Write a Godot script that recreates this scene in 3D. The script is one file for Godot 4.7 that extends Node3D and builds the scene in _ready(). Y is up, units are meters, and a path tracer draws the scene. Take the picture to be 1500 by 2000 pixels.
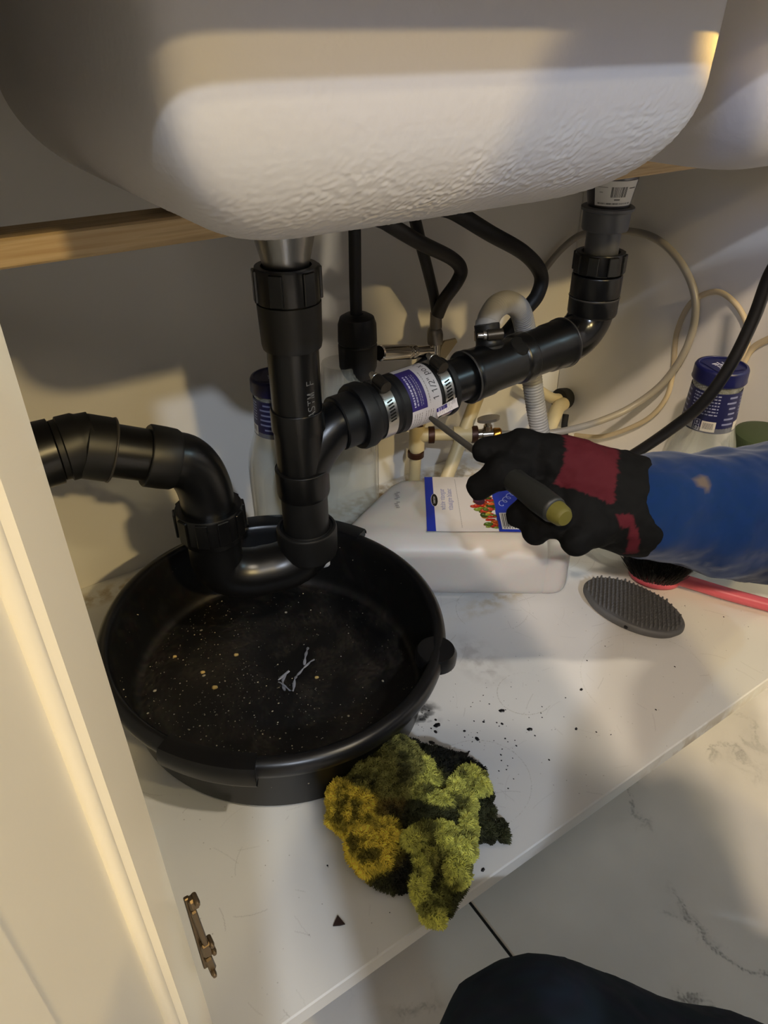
extends Node3D
# Under a kitchen sink: the inside of a white sink cabinet with black drain pipes, a drip pan, bottles, a rag and a gloved hand.
# y = 0 is the top of the cabinet's bottom panel, the tiled floor lies at y = -0.11; the camera stands at x = 0, z = 0.

# ------------------------------------------------------------------ mesh helpers
class B:
	var v := PackedVector3Array()
	var n := PackedVector3Array()
	var uv := PackedVector2Array()
	var c := PackedColorArray()
	var ix := PackedInt32Array()
	var col := Color.WHITE

	# rows of points; a closed row repeats its first point at its end
	func grid(rows: Array, wrap := false, flip := false, tint = null) -> void:
		var R: int = rows.size()
		var C: int = rows[0].size()
		var base := v.size()
		var nn := PackedVector3Array()
		nn.resize(R * C)
		for j in R:
			var row: PackedVector3Array = rows[j]
			for i in C:
				v.append(row[i])
				uv.append(Vector2(float(i) / (C - 1), float(j) / (R - 1)))
				c.append(tint.call(row[i]) if tint != null else col)
		for j in R - 1:
			for i in C - 1:
				var a := j * C + i
				var b := a + 1
				var d := a + C
				var e := d + 1
				var pa := v[base + a]
				var pb := v[base + b]
				var pd := v[base + d]
				var pe := v[base + e]
				var f := (pe - pa).cross(pb - pa)
				var g := (pd - pa).cross(pe - pa)
				if flip:
					f = -f
					g = -g
				nn[a] += f + g
				nn[b] += f
				nn[e] += f + g
				nn[d] += g
				if flip:
					ix.append_array([base + a, base + e, base + b, base + a, base + d, base + e])
				else:
					ix.append_array([base + a, base + b, base + e, base + a, base + e, base + d])
		for j in R:
			if wrap:
				var s := nn[j * C] + nn[j * C + C - 1]
				nn[j * C] = s
				nn[j * C + C - 1] = s
			if v[base + j * C].distance_squared_to(v[base + j * C + C / 2]) < 1e-12 and v[base + j * C].distance_squared_to(v[base + j * C + C / 3]) < 1e-12:
				var t := Vector3.ZERO
				for i in C:
					t += nn[j * C + i]
				for i in C:
					nn[j * C + i] = t
		for k in R * C:
			n.append(nn[k].normalized())

	# flat convex polygon that faces away from the point inside
	func poly(p: Array, inside: Vector3) -> void:
		var f: Vector3 = (p[2] - p[0]).cross(p[1] - p[0]).normalized()
		var mid := Vector3.ZERO
		for q in p:
			mid += q / float(p.size())
		if f.dot(mid - inside) < 0.0:
			p = p.duplicate()
			p.reverse()
			f = -f
		var base := v.size()
		for q in p:
			v.append(q)
			n.append(f)
			uv.append(Vector2(q.x + q.y, q.z + q.y))
			c.append(col)
		for k in range(1, p.size() - 1):
			ix.append_array([base, base + k, base + k + 1])

	func lathe(prof: Array, seg: int, xf := Transform3D(), crease := 0.7, from := 0.0, to := TAU) -> void:
		var runs := [[prof[0]]]
		for k in range(1, prof.size()):
			runs[-1].append(prof[k])
			if k < prof.size() - 1:
				var a: Vector2 = prof[k] - prof[k - 1]
				var b: Vector2 = prof[k + 1] - prof[k]
				if absf(a.angle_to(b)) > crease:
					runs.append([prof[k]])
		for run in runs:
			var rows := []
			for q in run:
				var row := PackedVector3Array()
				for i in seg + 1:
					var t: float = from + (to - from) * (i % seg if to - from > 6.28 else i) / seg
					row.append(xf * Vector3(q.x * cos(t), q.y, q.x * sin(t)))
				rows.append(row)
			grid(rows, to - from > 6.28)

	func tube(pts: Array, rad, seg: int, caps := true, squash := 1.0) -> void:
		var rows := []
		var N := Vector3.ZERO
		var m := pts.size()
		for k in m:
			var T: Vector3 = (pts[mini(k + 1, m - 1)] - pts[maxi(k - 1, 0)]).normalized()
			if k == 0:
				N = T.cross(Vector3(0.31, 0.2, 0.93)).normalized()
			else:
				N = (N - T * N.dot(T)).normalized()
			var Q := N.cross(T)
			var r: float = rad[k] if rad is Array or rad is PackedFloat32Array else rad
			var row := PackedVector3Array()
			for i in seg + 1:
				var t := TAU * (i % seg) / seg
				row.append(pts[k] + (N * cos(t) * squash + Q * sin(t)) * r)
			rows.append(row)
		grid(rows, true)
		if caps:
			poly(Array(rows[0].slice(0, seg)), pts[1])
			poly(Array(rows[m - 1].slice(0, seg)), pts[m - 2])

	func box(size: Vector3, xf := Transform3D(), bev := 0.002) -> void:
		var h := size / 2.0
		bev = minf(bev, minf(h.x, minf(h.y, h.z)) * 0.45)
		var s := [-1.0, 1.0]
		var o := xf.origin
		for ax in 3:
			var a1 := (ax + 1) % 3
			var a2 := (ax + 2) % 3
			for sg in s:
				var q := []
				for k in [[-1, -1], [1, -1], [1, 1], [-1, 1]]:
					var p := Vector3.ZERO
					p[ax] = sg * h[ax]
					p[a1] = k[0] * (h[a1] - bev)
					p[a2] = k[1] * (h[a2] - bev)
					q.append(xf * p)
				poly(q, o)
			for s1 in s:
				for s2 in s:
					var q := []
					for k in [[0, -1], [0, 1], [1, 1], [1, -1]]:
						var p := Vector3.ZERO
						p[ax] = k[1] * (h[ax] - bev)
						p[a1] = s1 * (h[a1] - (bev if k[0] == 0 else 0.0))
						p[a2] = s2 * (h[a2] - (0.0 if k[0] == 0 else bev))
						q.append(xf * p)
					poly(q, o)
		for sx in s:
			for sy in s:
				for sz in s:
					poly([xf * Vector3(sx * h.x, sy * (h.y - bev), sz * (h.z - bev)), xf * Vector3(sx * (h.x - bev), sy * h.y, sz * (h.z - bev)), xf * Vector3(sx * (h.x - bev), sy * (h.y - bev), sz * h.z)], o)

	# extrude an outline (x, y) from z = 0 to z = depth
	func prism(outline: PackedVector2Array, depth: float, xf := Transform3D()) -> void:
		var tri := Geometry2D.triangulate_polygon(outline)
		var m := outline.size()
		for side in 2:
			var base := v.size()
			var z := depth * side
			var up := xf.basis * Vector3(0, 0, 1.0 if side else -1.0)
			for p in outline:
				v.append(xf * Vector3(p.x, p.y, z))
				n.append(up.normalized())
				uv.append(p)
				c.append(col)
			for k in range(0, tri.size(), 3):
				var f := (v[base + tri[k + 2]] - v[base + tri[k]]).cross(v[base + tri[k + 1]] - v[base + tri[k]])
				if f.dot(up) > 0.0:
					ix.append_array([base + tri[k], base + tri[k + 1], base + tri[k + 2]])
				else:
					ix.append_array([base + tri[k], base + tri[k + 2], base + tri[k + 1]])
		var turn := 0.0
		for k in m:
			turn += outline[k].cross(outline[(k + 1) % m])
		for k in m:
			var p := outline[k]
			var q := outline[(k + 1) % m]
			var d := (q - p).normalized()
			var out := Vector2(d.y, -d.x) * signf(turn)
			var mid := (p + q) / 2.0 - out
			poly([xf * Vector3(p.x, p.y, 0), xf * Vector3(q.x, q.y, 0), xf * Vector3(q.x, q.y, depth), xf * Vector3(p.x, p.y, depth)], xf * Vector3(mid.x, mid.y, depth / 2.0))

	func add_mesh(m: Mesh, bend) -> void:
		for s in m.get_surface_count():
			var a := m.surface_get_arrays(s)
			var base := v.size()
			var pv: PackedVector3Array = a[Mesh.ARRAY_VERTEX]
			var id: PackedInt32Array = a[Mesh.ARRAY_INDEX] if a[Mesh.ARRAY_INDEX] != null else PackedInt32Array(range(pv.size()))
			for k in range(0, id.size(), 3):
				var p0: Vector3 = bend.call(pv[id[k]])
				var p1: Vector3 = bend.call(pv[id[k + 1]])
				var p2: Vector3 = bend.call(pv[id[k + 2]])
				var f := (p2 - p0).cross(p1 - p0).normalized()
				var b2 := v.size()
				for p in [p0, p1, p2]:
					v.append(p)
					n.append(f)
					uv.append(Vector2.ZERO)
					c.append(col)
				ix.append_array([b2, b2 + 1, b2 + 2])

	func mesh() -> ArrayMesh:
		var a := []
		a.resize(Mesh.ARRAY_MAX)
		a[Mesh.ARRAY_VERTEX] = v
		a[Mesh.ARRAY_NORMAL] = n
		a[Mesh.ARRAY_TEX_UV] = uv
		a[Mesh.ARRAY_COLOR] = c
		a[Mesh.ARRAY_INDEX] = ix
		var m := ArrayMesh.new()
		m.add_surface_from_arrays(Mesh.PRIMITIVE_TRIANGLES, a)
		return m

	# surface nets over a field made of tapered capsules [a, b, ra, rb]; wrinkle(p) is added to the field
	func nets(bones: Array, cell: float, k: float, wrinkle = null, tint = null) -> void:
		var lo := Vector3.INF
		var hi := -Vector3.INF
		for b in bones:
			var r: float = maxf(b[2], b[3]) + cell * 3.0
			lo = lo.min(b[0] - Vector3.ONE * r).min(b[1] - Vector3.ONE * r)
			hi = hi.max(b[0] + Vector3.ONE * r).max(b[1] + Vector3.ONE * r)
		var dim := Vector3i(((hi - lo) / cell).ceil()) + Vector3i.ONE
		var sx := 1
		var sy := dim.x
		var sz := dim.x * dim.y
		var field := PackedFloat32Array()
		field.resize(dim.x * dim.y * dim.z)
		field.fill(1.0)
		for b in bones:
			var A: Vector3 = b[0]
			var D: Vector3 = b[1] - A
			var dd := maxf(D.length_squared(), 1e-9)
			var ra: float = b[2]
			var rb: float = b[3]
			var r := maxf(ra, rb) + cell * 2.5 + k
			var i0 := Vector3i(((A.min(b[1]) - Vector3.ONE * r - lo) / cell).floor()).clamp(Vector3i.ZERO, dim - Vector3i.ONE)
			var i1 := Vector3i(((A.max(b[1]) + Vector3.ONE * r - lo) / cell).ceil()).clamp(Vector3i.ZERO, dim - Vector3i.ONE)
			for z in range(i0.z, i1.z + 1):
				for y in range(i0.y, i1.y + 1):
					for x in range(i0.x, i1.x + 1):
						var p := lo + Vector3(x, y, z) * cell
						var t := clampf((p - A).dot(D) / dd, 0.0, 1.0)
						var d := p.distance_to(A + D * t) - lerpf(ra, rb, t)
						var at := x + y * sy + z * sz
						var e := field[at]
						var h := maxf(k - absf(d - e), 0.0) / k
						field[at] = minf(d, e) - h * h * k * 0.25
		if wrinkle != null:
			for z in dim.z:
				for y in dim.y:
					for x in dim.x:
						var at := x + y * sy + z * sz
						if absf(field[at]) < cell * 2.5:
							field[at] += wrinkle.call(lo + Vector3(x, y, z) * cell)
		var cells := {}
		var off := [0, sx, sy, sx + sy, sz, sx + sz, sy + sz, sx + sy + sz]
		var edges := [[0, 1], [2, 3], [4, 5], [6, 7], [0, 2], [1, 3], [4, 6], [5, 7], [0, 4], [1, 5], [2, 6], [3, 7]]
		for z in dim.z - 1:
			for y in dim.y - 1:
				for x in dim.x - 1:
					var at := x + y * sy + z * sz
					var f0 := field[at]
					if absf(f0) > cell * 3.0:
						continue
					var neg := 0
					for o in off:
						if field[at + o] < 0.0:
							neg += 1
					if neg == 0 or neg == 8:
						continue
					var s := Vector3.ZERO
					var m := 0
					for e in edges:
						var fa := field[at + off[e[0]]]
						var fb := field[at + off[e[1]]]
						if (fa < 0.0) != (fb < 0.0):
							var t := fa / (fa - fb)
							var pa := Vector3(e[0] & 1, (e[0] >> 1) & 1, e[0] >> 2)
							var pb := Vector3(e[1] & 1, (e[1] >> 1) & 1, e[1] >> 2)
							s += pa.lerp(pb, t)
							m += 1
					var u := s / m
					var g := Vector3.ZERO
					for q in 8:
						var fq := field[at + off[q]]
						g.x += fq * (1.0 if q & 1 else -1.0)
						g.y += fq * (1.0 if (q >> 1) & 1 else -1.0)
						g.z += fq * (1.0 if q >> 2 else -1.0)
					cells[at] = v.size()
					var P := lo + (Vector3(x, y, z) + u) * cell
					v.append(P)
					n.append(g.normalized())
					uv.append(Vector2(P.x + P.z, P.y))
					c.append(tint.call(P) if tint != null else col)
		for z in range(1, dim.z - 1):
			for y in range(1, dim.y - 1):
				for x in range(1, dim.x - 1):
					var at := x + y * sy + z * sz
					var f0 := field[at]
					if absf(f0) > cell * 3.0:
						continue
					for ax in 3:
						var st: int = [sx, sy, sz][ax]
						var f1 := field[at + st]
						if (f0 < 0.0) == (f1 < 0.0):
							continue
						var u: int = [sy, sz, sx][ax]
						var w: int = [sz, sx, sy][ax]
						if not (cells.has(at) and cells.has(at - u) and cells.has(at - w) and cells.has(at - u - w)):
							continue
						var q := [cells[at - u - w], cells[at - w], cells[at], cells[at - u]]
						if f0 < 0.0:
							ix.append_array([q[0], q[2], q[1], q[0], q[3], q[2]])
						else:
							ix.append_array([q[0], q[1], q[2], q[0], q[2], q[3]])


func V(x: float, y: float, z: float) -> Vector3:
	return Vector3(x, y, z)


func obj(called: String, b, m: Material, parent: Node3D = self, label := "") -> MeshInstance3D:
	var o := MeshInstance3D.new()
	o.name = called
	o.mesh = b.mesh() if b is B else b
	o.material_override = m
	o.cast_shadow = GeometryInstance3D.SHADOW_CASTING_SETTING_ON
	parent.add_child(o, true)
	if parent != self:
		o.transform = parent.global_transform.affine_inverse()
	if label:
		o.set_meta("label", label)
	return o


func thing(called: String, label: String, category: String, at := Vector3.ZERO, group := "") -> Node3D:
	var o := Node3D.new()
	o.name = called
	add_child(o, true)
	o.position = at
	return tag(o, label, category, group)


func tag(o: Node3D, label: String, category: String, group := "", kind := "") -> Node3D:
	o.set_meta("label", label)
	if category:
		o.set_meta("category", category)
	if group:
		o.set_meta("group", group)
	if kind:
		o.set_meta("kind", kind)
	return o


func struct(o: Node3D, label: String) -> Node3D:
	o.set_meta("kind", "structure")
	o.set_meta("label", label)
	return o


func mat(color: Color, rough := 0.5, metal := 0.0, spec := 0.5) -> StandardMaterial3D:
	var m := StandardMaterial3D.new()
	m.albedo_color = color
	m.roughness = rough
	m.metallic = metal
	m.metallic_specular = spec
	return m


func glass(tint: Color, a := 0.1) -> StandardMaterial3D:
	var m := mat(Color(tint.r, tint.g, tint.b, a), 0.05)
	m.transparency = BaseMaterial3D.TRANSPARENCY_ALPHA
	return m


func vcol(rough := 0.6, spec := 0.5) -> StandardMaterial3D:
	var m := mat(Color.WHITE, rough, 0.0, spec)
	m.vertex_color_use_as_albedo = true
	return m


func noise_tex(freq: float, colors: Array, size := 512, kind := FastNoiseLite.TYPE_SIMPLEX_SMOOTH, seed_ := 1, octaves := 4) -> NoiseTexture2D:
	var f := FastNoiseLite.new()
	f.noise_type = kind
	f.frequency = freq
	f.seed = seed_
	f.fractal_octaves = octaves
	var t := NoiseTexture2D.new()
	t.width = size
	t.height = size
	t.seamless = true
	t.noise = f
	if colors.size():
		var g := Gradient.new()
		g.offsets = PackedFloat32Array(colors.map(func(q): return q[0]))
		g.colors = PackedColorArray(colors.map(func(q): return q[1]))
		t.color_ramp = g
	return t


func tri(m: StandardMaterial3D, per_metre: float) -> StandardMaterial3D:
	m.uv1_triplanar = true
	m.uv1_world_triplanar = true
	m.uv1_scale = Vector3.ONE * per_metre
	return m


func relief(m: StandardMaterial3D, t: Texture2D, cm: float) -> StandardMaterial3D:
	m.heightmap_enabled = true
	m.heightmap_texture = t
	m.heightmap_scale = cm
	return m


func along(p: Vector3, dir: Vector3, spin := 0.0) -> Transform3D:
	var y := dir.normalized()
	var x := Vector3(0, 1, 0).cross(y)
	if x.length() < 0.01:
		x = Vector3.RIGHT
	x = (x - y * x.dot(y)).normalized()
	return Transform3D(Basis(x, y, x.cross(y)).rotated(y, spin), p)


func smooth(p: Array, per := 8) -> Array:
	var out := []
	for k in p.size() - 1:
		var a: Vector3 = p[maxi(k - 1, 0)]
		var b: Vector3 = p[k]
		var d: Vector3 = p[k + 1]
		var e: Vector3 = p[mini(k + 2, p.size() - 1)]
		for i in per:
			out.append(b.cubic_interpolate(d, a, e, float(i) / per))
	out.append(p[-1])
	return out


# points of a round corner from a to b with its corner at q
func bend(a: Vector3, q: Vector3, b: Vector3, steps := 10) -> Array:
	var out := []
	for i in steps + 1:
		var t := float(i) / steps
		var w := 0.7
		var f0 := (1 - t) * (1 - t)
		var f1 := 2 * t * (1 - t) * w
		var f2 := t * t
		out.append((a * f0 + q * f1 + b * f2) / (f0 + f1 + f2))
	return out


# ------------------------------------------------------------------ print on labels
func paper(w: int, h: int, col: Color) -> Image:
	var im := Image.create(w, h, false, Image.FORMAT_RGBA8)
	im.fill(col)
	return im


func disc(im: Image, x: float, y: float, rx: float, ry: float, col: Color) -> void:
	for j in range(maxi(0, int(y - ry)), mini(im.get_height(), int(y + ry) + 1)):
		for i in range(maxi(0, int(x - rx)), mini(im.get_width(), int(x + rx) + 1)):
			if pow((i - x) / rx, 2) + pow((j - y) / ry, 2) < 1.0:
				im.set_pixel(i, j, col)


func text_mesh(s: String, px: float, face := "Droid Sans", depth := 0.0) -> TextMesh:
	var f := SystemFont.new()
	f.font_names = PackedStringArray([face])
	var t := TextMesh.new()
	t.font = f
	t.text = s
	t.font_size = 32
	t.pixel_size = px / 32.0
	t.depth = depth
	t.curve_step = 1.0
	return t


# writes s into the picture, its middle at (x, y), letters px high, turned by deg (clockwise in the picture)
func write(im: Image, s: String, x: float, y: float, px: float, col: Color, deg := 0.0, face := "Droid Sans", wide := 1.0) -> void:
	var m := text_mesh(s, px, face)
	var rot := deg_to_rad(deg)
	for sf in m.get_surface_count():
		var a := m.surface_get_arrays(sf)
		var pv: PackedVector3Array = a[Mesh.ARRAY_VERTEX]
		var id: PackedInt32Array = a[Mesh.ARRAY_INDEX] if a[Mesh.ARRAY_INDEX] != null else PackedInt32Array(range(pv.size()))
		for k in range(0, id.size(), 3):
			var q := []
			for e in 3:
				var p := Vector2(pv[id[k + e]].x * wide, -pv[id[k + e]].y).rotated(rot)
				q.append(p + Vector2(x, y))
			var lo: Vector2 = q[0].min(q[1]).min(q[2])
			var hi: Vector2 = q[0].max(q[1]).max(q[2])
			var area: float = (q[1] - q[0]).cross(q[2] - q[0])
			if absf(area) < 1e-6:
				continue
			for j in range(maxi(0, int(lo.y)), mini(im.get_height(), int(hi.y) + 2)):
				for i in range(maxi(0, int(lo.x)), mini(im.get_width(), int(hi.x) + 2)):
					var p := Vector2(i + 0.5, j + 0.5)
					var w0: float = (q[1] - p).cross(q[2] - p) / area
					var w1: float = (q[2] - p).cross(q[0] - p) / area
					if w0 >= -0.02 and w1 >= -0.02 and w0 + w1 <= 1.02:
						im.set_pixel(i, j, col)


func printed(im: Image, rough := 0.45) -> StandardMaterial3D:
	var m := mat(Color.WHITE, rough)
	im.generate_mipmaps()
	m.albedo_texture = ImageTexture.create_from_image(im)
	m.texture_repeat = false
	return m


# ------------------------------------------------------------------ lamps
func pot_light(called: String, at: Vector3, aim: Vector3, color: Color, energy: float, size: float, label: String, cone := 60.0) -> void:
	var t := thing(called, label, "lamp", at)
	var b := B.new()
	b.lathe([Vector2(0.0, 0.0), Vector2(size, 0.0)], 24, Transform3D(Basis(), at + V(0, -0.004, 0)))
	var gm := mat(Color(0.9, 0.9, 0.88), 0.5)
	gm.emission_enabled = true
	gm.emission = color.linear_to_srgb()
	gm.emission_energy_multiplier = 2.0
	obj("lamp_disc", b, gm, t)
	var r := B.new()
	r.lathe([Vector2(size, -0.002), Vector2(size + 0.004, -0.006), Vector2(size + 0.018, -0.005), Vector2(size + 0.02, 0.0)], 24, Transform3D(Basis(), at))
	obj("lamp_ring", r, mat(Color(0.9, 0.9, 0.9)), t)
	var l := SpotLight3D.new()
	l.name = called + "_light"
	var top := maxf(color.r, maxf(color.g, color.b))
	l.light_color = Color(color.r / top, color.g / top, color.b / top).linear_to_srgb()
	l.light_energy = energy * top
	l.light_size = size
	l.spot_angle = cone
	l.spot_angle_attenuation = 0.4
	l.spot_range = 12.0
	l.spot_attenuation = 2.0
	l.shadow_enabled = true
	add_child(l)
	l.look_at_from_position(at + V(0, -0.015, 0), aim, Vector3.FORWARD)


# a window in the left wall that lets in blue dusk light: frame, glowing pane, and an area light of its size
func window_light(at: Vector3, color: Color, energy: float) -> void:
	var t := Node3D.new()
	t.name = "window_1"
	add_child(t)
	struct(t, "kitchen window with blue dusk behind it")
	var b := B.new()
	b.box(V(0.004, 0.60, 0.60), Transform3D(Basis(), at), 0.0005)
	var top := maxf(color.r, maxf(color.g, color.b))
	var c := Color(color.r / top, color.g / top, color.b / top).linear_to_srgb()
	var gm := mat(Color(0.5, 0.55, 0.6), 0.1)
	gm.emission_enabled = true
	gm.emission = c
	gm.emission_energy_multiplier = 0.6
	obj("pane", b, gm, t)
	b = B.new()
	for q in [[0.0, 0.325, 0.05, 0.70], [0.0, -0.325, 0.05, 0.70]]:
		b.box(V(0.03, q[2], q[3]), Transform3D(Basis(), at + V(0.005, q[1], 0)), 0.003)
		b.box(V(0.03, 0.60, 0.05), Transform3D(Basis(), at + V(0.005, 0, q[1])), 0.003)
	obj("window_frame", b, mat(Color(0.9, 0.9, 0.9)), t)
	var l := AreaLight3D.new()
	l.name = "window_light"
	l.light_color = c
	l.light_energy = energy * top
	l.area_size = Vector2(0.58, 0.58)
	l.area_range = 12.0
	l.area_attenuation = 2.0
	l.shadow_enabled = true
	add_child(l)
	l.look_at_from_position(at + V(0.012, 0, 0), at + V(1, 0, 0), Vector3.UP)


# a small clip-on spot with a narrow orange beam
func spot_lamp(called: String, at: Vector3, aim: Vector3, color: Color, energy: float, cone: float, label: String) -> void:
	var t := thing(called, label, "lamp", at)
	var back := (at - aim).normalized()
	var xf := along(at, back)
	var b := B.new()
	b.lathe([Vector2(0.022, 0.0), Vector2(0.024, 0.0), Vector2(0.026, 0.05), Vector2(0.020, 0.075), Vector2(0.0, 0.08)], 24, xf)
	obj("lamp_shade", b, mat(Color(0.2, 0.2, 0.2), 0.4), t)
	b = B.new()
	b.lathe([Vector2(0.0, 0.006), Vector2(0.021, 0.006)], 24, xf)
	var gm := mat(Color(0.9, 0.8, 0.6), 0.5)
	gm.emission_enabled = true
	gm.emission = color.linear_to_srgb()
	gm.emission_energy_multiplier = 1.0
	obj("lamp_disc", b, gm, t)
	b = B.new()
	b.tube([at + back * 0.04 - V(0, 0.024, 0), at + back * 0.05 + V(0.0, -0.5, 0.02), at + back * 0.05 + V(0, -at.y - 0.10, 0.02)], 0.007, 12)
	b.lathe([Vector2(0.0, 0.0), Vector2(0.11, 0.0), Vector2(0.11, 0.012), Vector2(0.02, 0.022), Vector2(0.0, 0.022)], 32, Transform3D(Basis(), at + back * 0.05 + V(0, -at.y - 0.1095, 0.02)))
	obj("lamp_stand", b, mat(Color(0.2, 0.2, 0.2), 0.4), t)
	var l := SpotLight3D.new()
	l.name = called + "_light"
	l.light_color = color.linear_to_srgb()
	l.light_energy = energy
	l.light_size = 0.012
	l.spot_angle = cone
	l.spot_angle_attenuation = 0.6
	l.spot_range = 8.0
	l.spot_attenuation = 2.0
	l.shadow_enabled = true
	add_child(l)
	l.look_at_from_position(at - back * 0.004, aim, Vector3.UP)


func _ready() -> void:
	# ---------------------------------------------------------------- camera, sky, lights, exposure
	var cam := Camera3D.new()
	cam.name = "camera"
	cam.fov = 70.35
	cam.near = 0.02
	cam.far = 30.0
	add_child(cam)
	cam.transform = Transform3D(Basis(V(0.8306, -0.0058, 0.5570), V(0.3107, 0.8346, -0.4547), V(-0.4622, 0.5508, 0.6950)), V(0, 0.57, 0))
	cam.current = true
	var we := WorldEnvironment.new()
	we.name = "surroundings"
	var env := Environment.new()
	env.background_mode = Environment.BG_COLOR
	env.background_color = Color(0.02, 0.022, 0.026)
	env.tonemap_mode = Environment.TONE_MAPPER_LINEAR
	env.tonemap_exposure = 1.0
	env.sdfgi_enabled = true
	env.ssao_enabled = true
	env.ssil_enabled = true
	we.environment = env
	add_child(we)
#LIGHTS0
	var down := V(0.35, 0.0, -0.4)
	pot_light("ceiling_lamp", V(-0.85, 2.325, 2.1), down, Color(0.46, 0.52, 0.62), 10.0, 0.055, "round recessed cool ceiling lamp beyond the open cabinet door")
	pot_light("ceiling_lamp_001", V(0.7, 2.325, 1.0), down, Color(0.27, 0.235, 0.185), 10.0, 0.055, "round recessed ceiling lamp nearest the sink")
	pot_light("ceiling_lamp_002", V(0.4, 2.325, 2.9), down, Color(0.98, 0.72, 0.32), 10.0, 0.10, "round recessed warm ceiling lamp farthest from the sink")
	pot_light("ceiling_lamp_003", V(2.2, 2.325, 1.5), down, Color(0.07, 0.11, 0.13), 10.0, 0.055, "round recessed dim ceiling lamp at the right wall")
	pot_light("ceiling_lamp_004", V(-1.6, 2.325, 1.2), down, Color(0.84, 0.67, 0.50), 10.0, 0.055, "round recessed ceiling lamp near the kitchen window")
	pot_light("ceiling_lamp_005", V(0.8, 2.325, 1.9), down, Color(0.17, 0.14, 0.075), 10.0, 0.055, "round recessed dim warm ceiling lamp in the middle row")
	pot_light("ceiling_lamp_006", V(2.3, 2.325, 0.4), down, Color(0.032, 0.024, 0.013), 10.0, 0.055, "round recessed faint ceiling lamp in the right front corner")
	window_light(V(-2.19, 1.3, 1.0), Color(0.04, 0.13, 0.40), 4.0)
	spot_lamp("floor_lamp", V(1.5, 1.15, 0.75), V(0.462, 0.574, -0.328), Color(1.0, 0.62, 0.14), 9.0, 1.05, "small floor-standing spot lamp with an orange beam")
#LIGHTS1
	room()
	cabinet()
	sink()
	drains()
	hoses()
	supply()
	pan()
	jug()
	bottles()
	brushes()
	debris()
	rag()
	person()


# ------------------------------------------------------------------ the kitchen round the cabinet
func room() -> void:
	var wall := mat(Color(0.78, 0.79, 0.80), 0.8)
	var x0 := -2.2
	var x1 := 2.6
	var z0 := -0.81
	var z1 := 3.4
	var y0 := -0.11
	var y1 := 2.35
	# marble tiles, 0.6 x 1.2 m, with a dark joint of 3 mm
	var fl := struct(Node3D.new(), "floor of large polished marble tiles with thin dark joints")
	fl.name = "floor"
	add_child(fl)
	var base := B.new()
	base.box(V(x1 - x0, 0.04, z1 - z0), Transform3D(Basis(), V((x0 + x1) / 2, y0 - 0.0225, (z0 + z1) / 2)))
	obj("tile_joint", base, mat(Color(0.13, 0.12, 0.11), 0.9), fl)
	var marble := []
	for k in 3:
		var im := marble_image(11 + k)
		var m := mat(Color(1, 1, 1), 0.28)
		m.albedo_texture = ImageTexture.create_from_image(im)
		m.roughness_texture = noise_tex(0.01, [[0.0, Color(0.75, 0.75, 0.75)], [1.0, Color(1, 1, 1)]], 256)
		marble.append(m)
	var n := 0
	for i in range(-4, 5):
		for j in range(-1, 3):
			var cx := 0.268 + 0.6 * i + 0.3
			var cz := 0.28 + 1.2 * j + 0.0
			var lo := Vector2(maxf(cx - 0.2985, x0), maxf(cz - 0.5985, z0))
			var hi := Vector2(minf(cx + 0.2985, x1), minf(cz + 0.5985, z1))
			if hi.x - lo.x < 0.02 or hi.y - lo.y < 0.02:
				continue
			var b := B.new()
			var w := hi - lo
			b.box(V(w.x, 0.01, w.y), Transform3D(Basis(), V(lo.x + w.x / 2, y0 - 0.005, lo.y + w.y / 2)), 0.0012)
			for k in b.v.size():
				b.uv[k] = Vector2((b.v[k].x - cx) / 0.6 + 0.5, (b.v[k].z - cz) / 1.2 + 0.5)
			obj("tile", b, marble[(n * 2 + (1 if i == 0 else 0)) % 3], fl)
			n += 1
	for q in [["wall_back", V((x0 + x1) / 2, (y0 + y1) / 2, z0 - 0.05), V(x1 - x0 + 0.2, y1 - y0, 0.1), "painted kitchen wall behind the sink cabinet"],
			["wall_front", V((x0 + x1) / 2, (y0 + y1) / 2, z1 + 0.05), V(x1 - x0 + 0.2, y1 - y0, 0.1), "painted kitchen wall facing the sink cabinet"],
			["wall_left", V(x0 - 0.05, (y0 + y1) / 2, (z0 + z1) / 2), V(0.1, y1 - y0, z1 - z0), "painted kitchen wall beyond the open cabinet door"],
			["wall_right", V(x1 + 0.05, (y0 + y1) / 2, (z0 + z1) / 2), V(0.1, y1 - y0, z1 - z0), "painted kitchen wall on the side of the right bowl"],
			["ceiling", V((x0 + x1) / 2, y1 + 0.05, (z0 + z1) / 2), V(x1 - x0 + 0.2, 0.1, z1 - z0 + 0.2), "painted kitchen ceiling with recessed lamps"]]:
		var b := B.new()
		b.box(q[2], Transform3D(Basis(), q[1]), 0.001)
		struct(obj(q[0], b, wall), q[3])


func marble_image(seed_: int) -> Image:
	var W := 512
	var H := 1024
	var im := Image.create(W, H, false, Image.FORMAT_RGBA8)
	var f := FastNoiseLite.new()
	f.seed = seed_
	f.frequency = 0.0045
	f.fractal_octaves = 5
	f.domain_warp_enabled = true
	f.domain_warp_amplitude = 60.0
	f.domain_warp_frequency = 0.006
	var g := FastNoiseLite.new()
	g.seed = seed_ + 50
	g.frequency = 0.006
	g.fractal_octaves = 4
	for y in H:
		for x in W:
			var a := absf(f.get_noise_2d(x, y))
			var vein := exp(-a * 55.0) * clampf(g.get_noise_2d(x * 0.7, y * 0.7) * 2.2 + 0.35, 0.0, 1.0)
			var cloud := g.get_noise_2d(x + 900, y) * 0.06
			var k := 0.80 + cloud - vein * 0.30
			im.set_pixel(x, y, Color(k, k * 0.985, k * 0.96))
	return im


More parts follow.
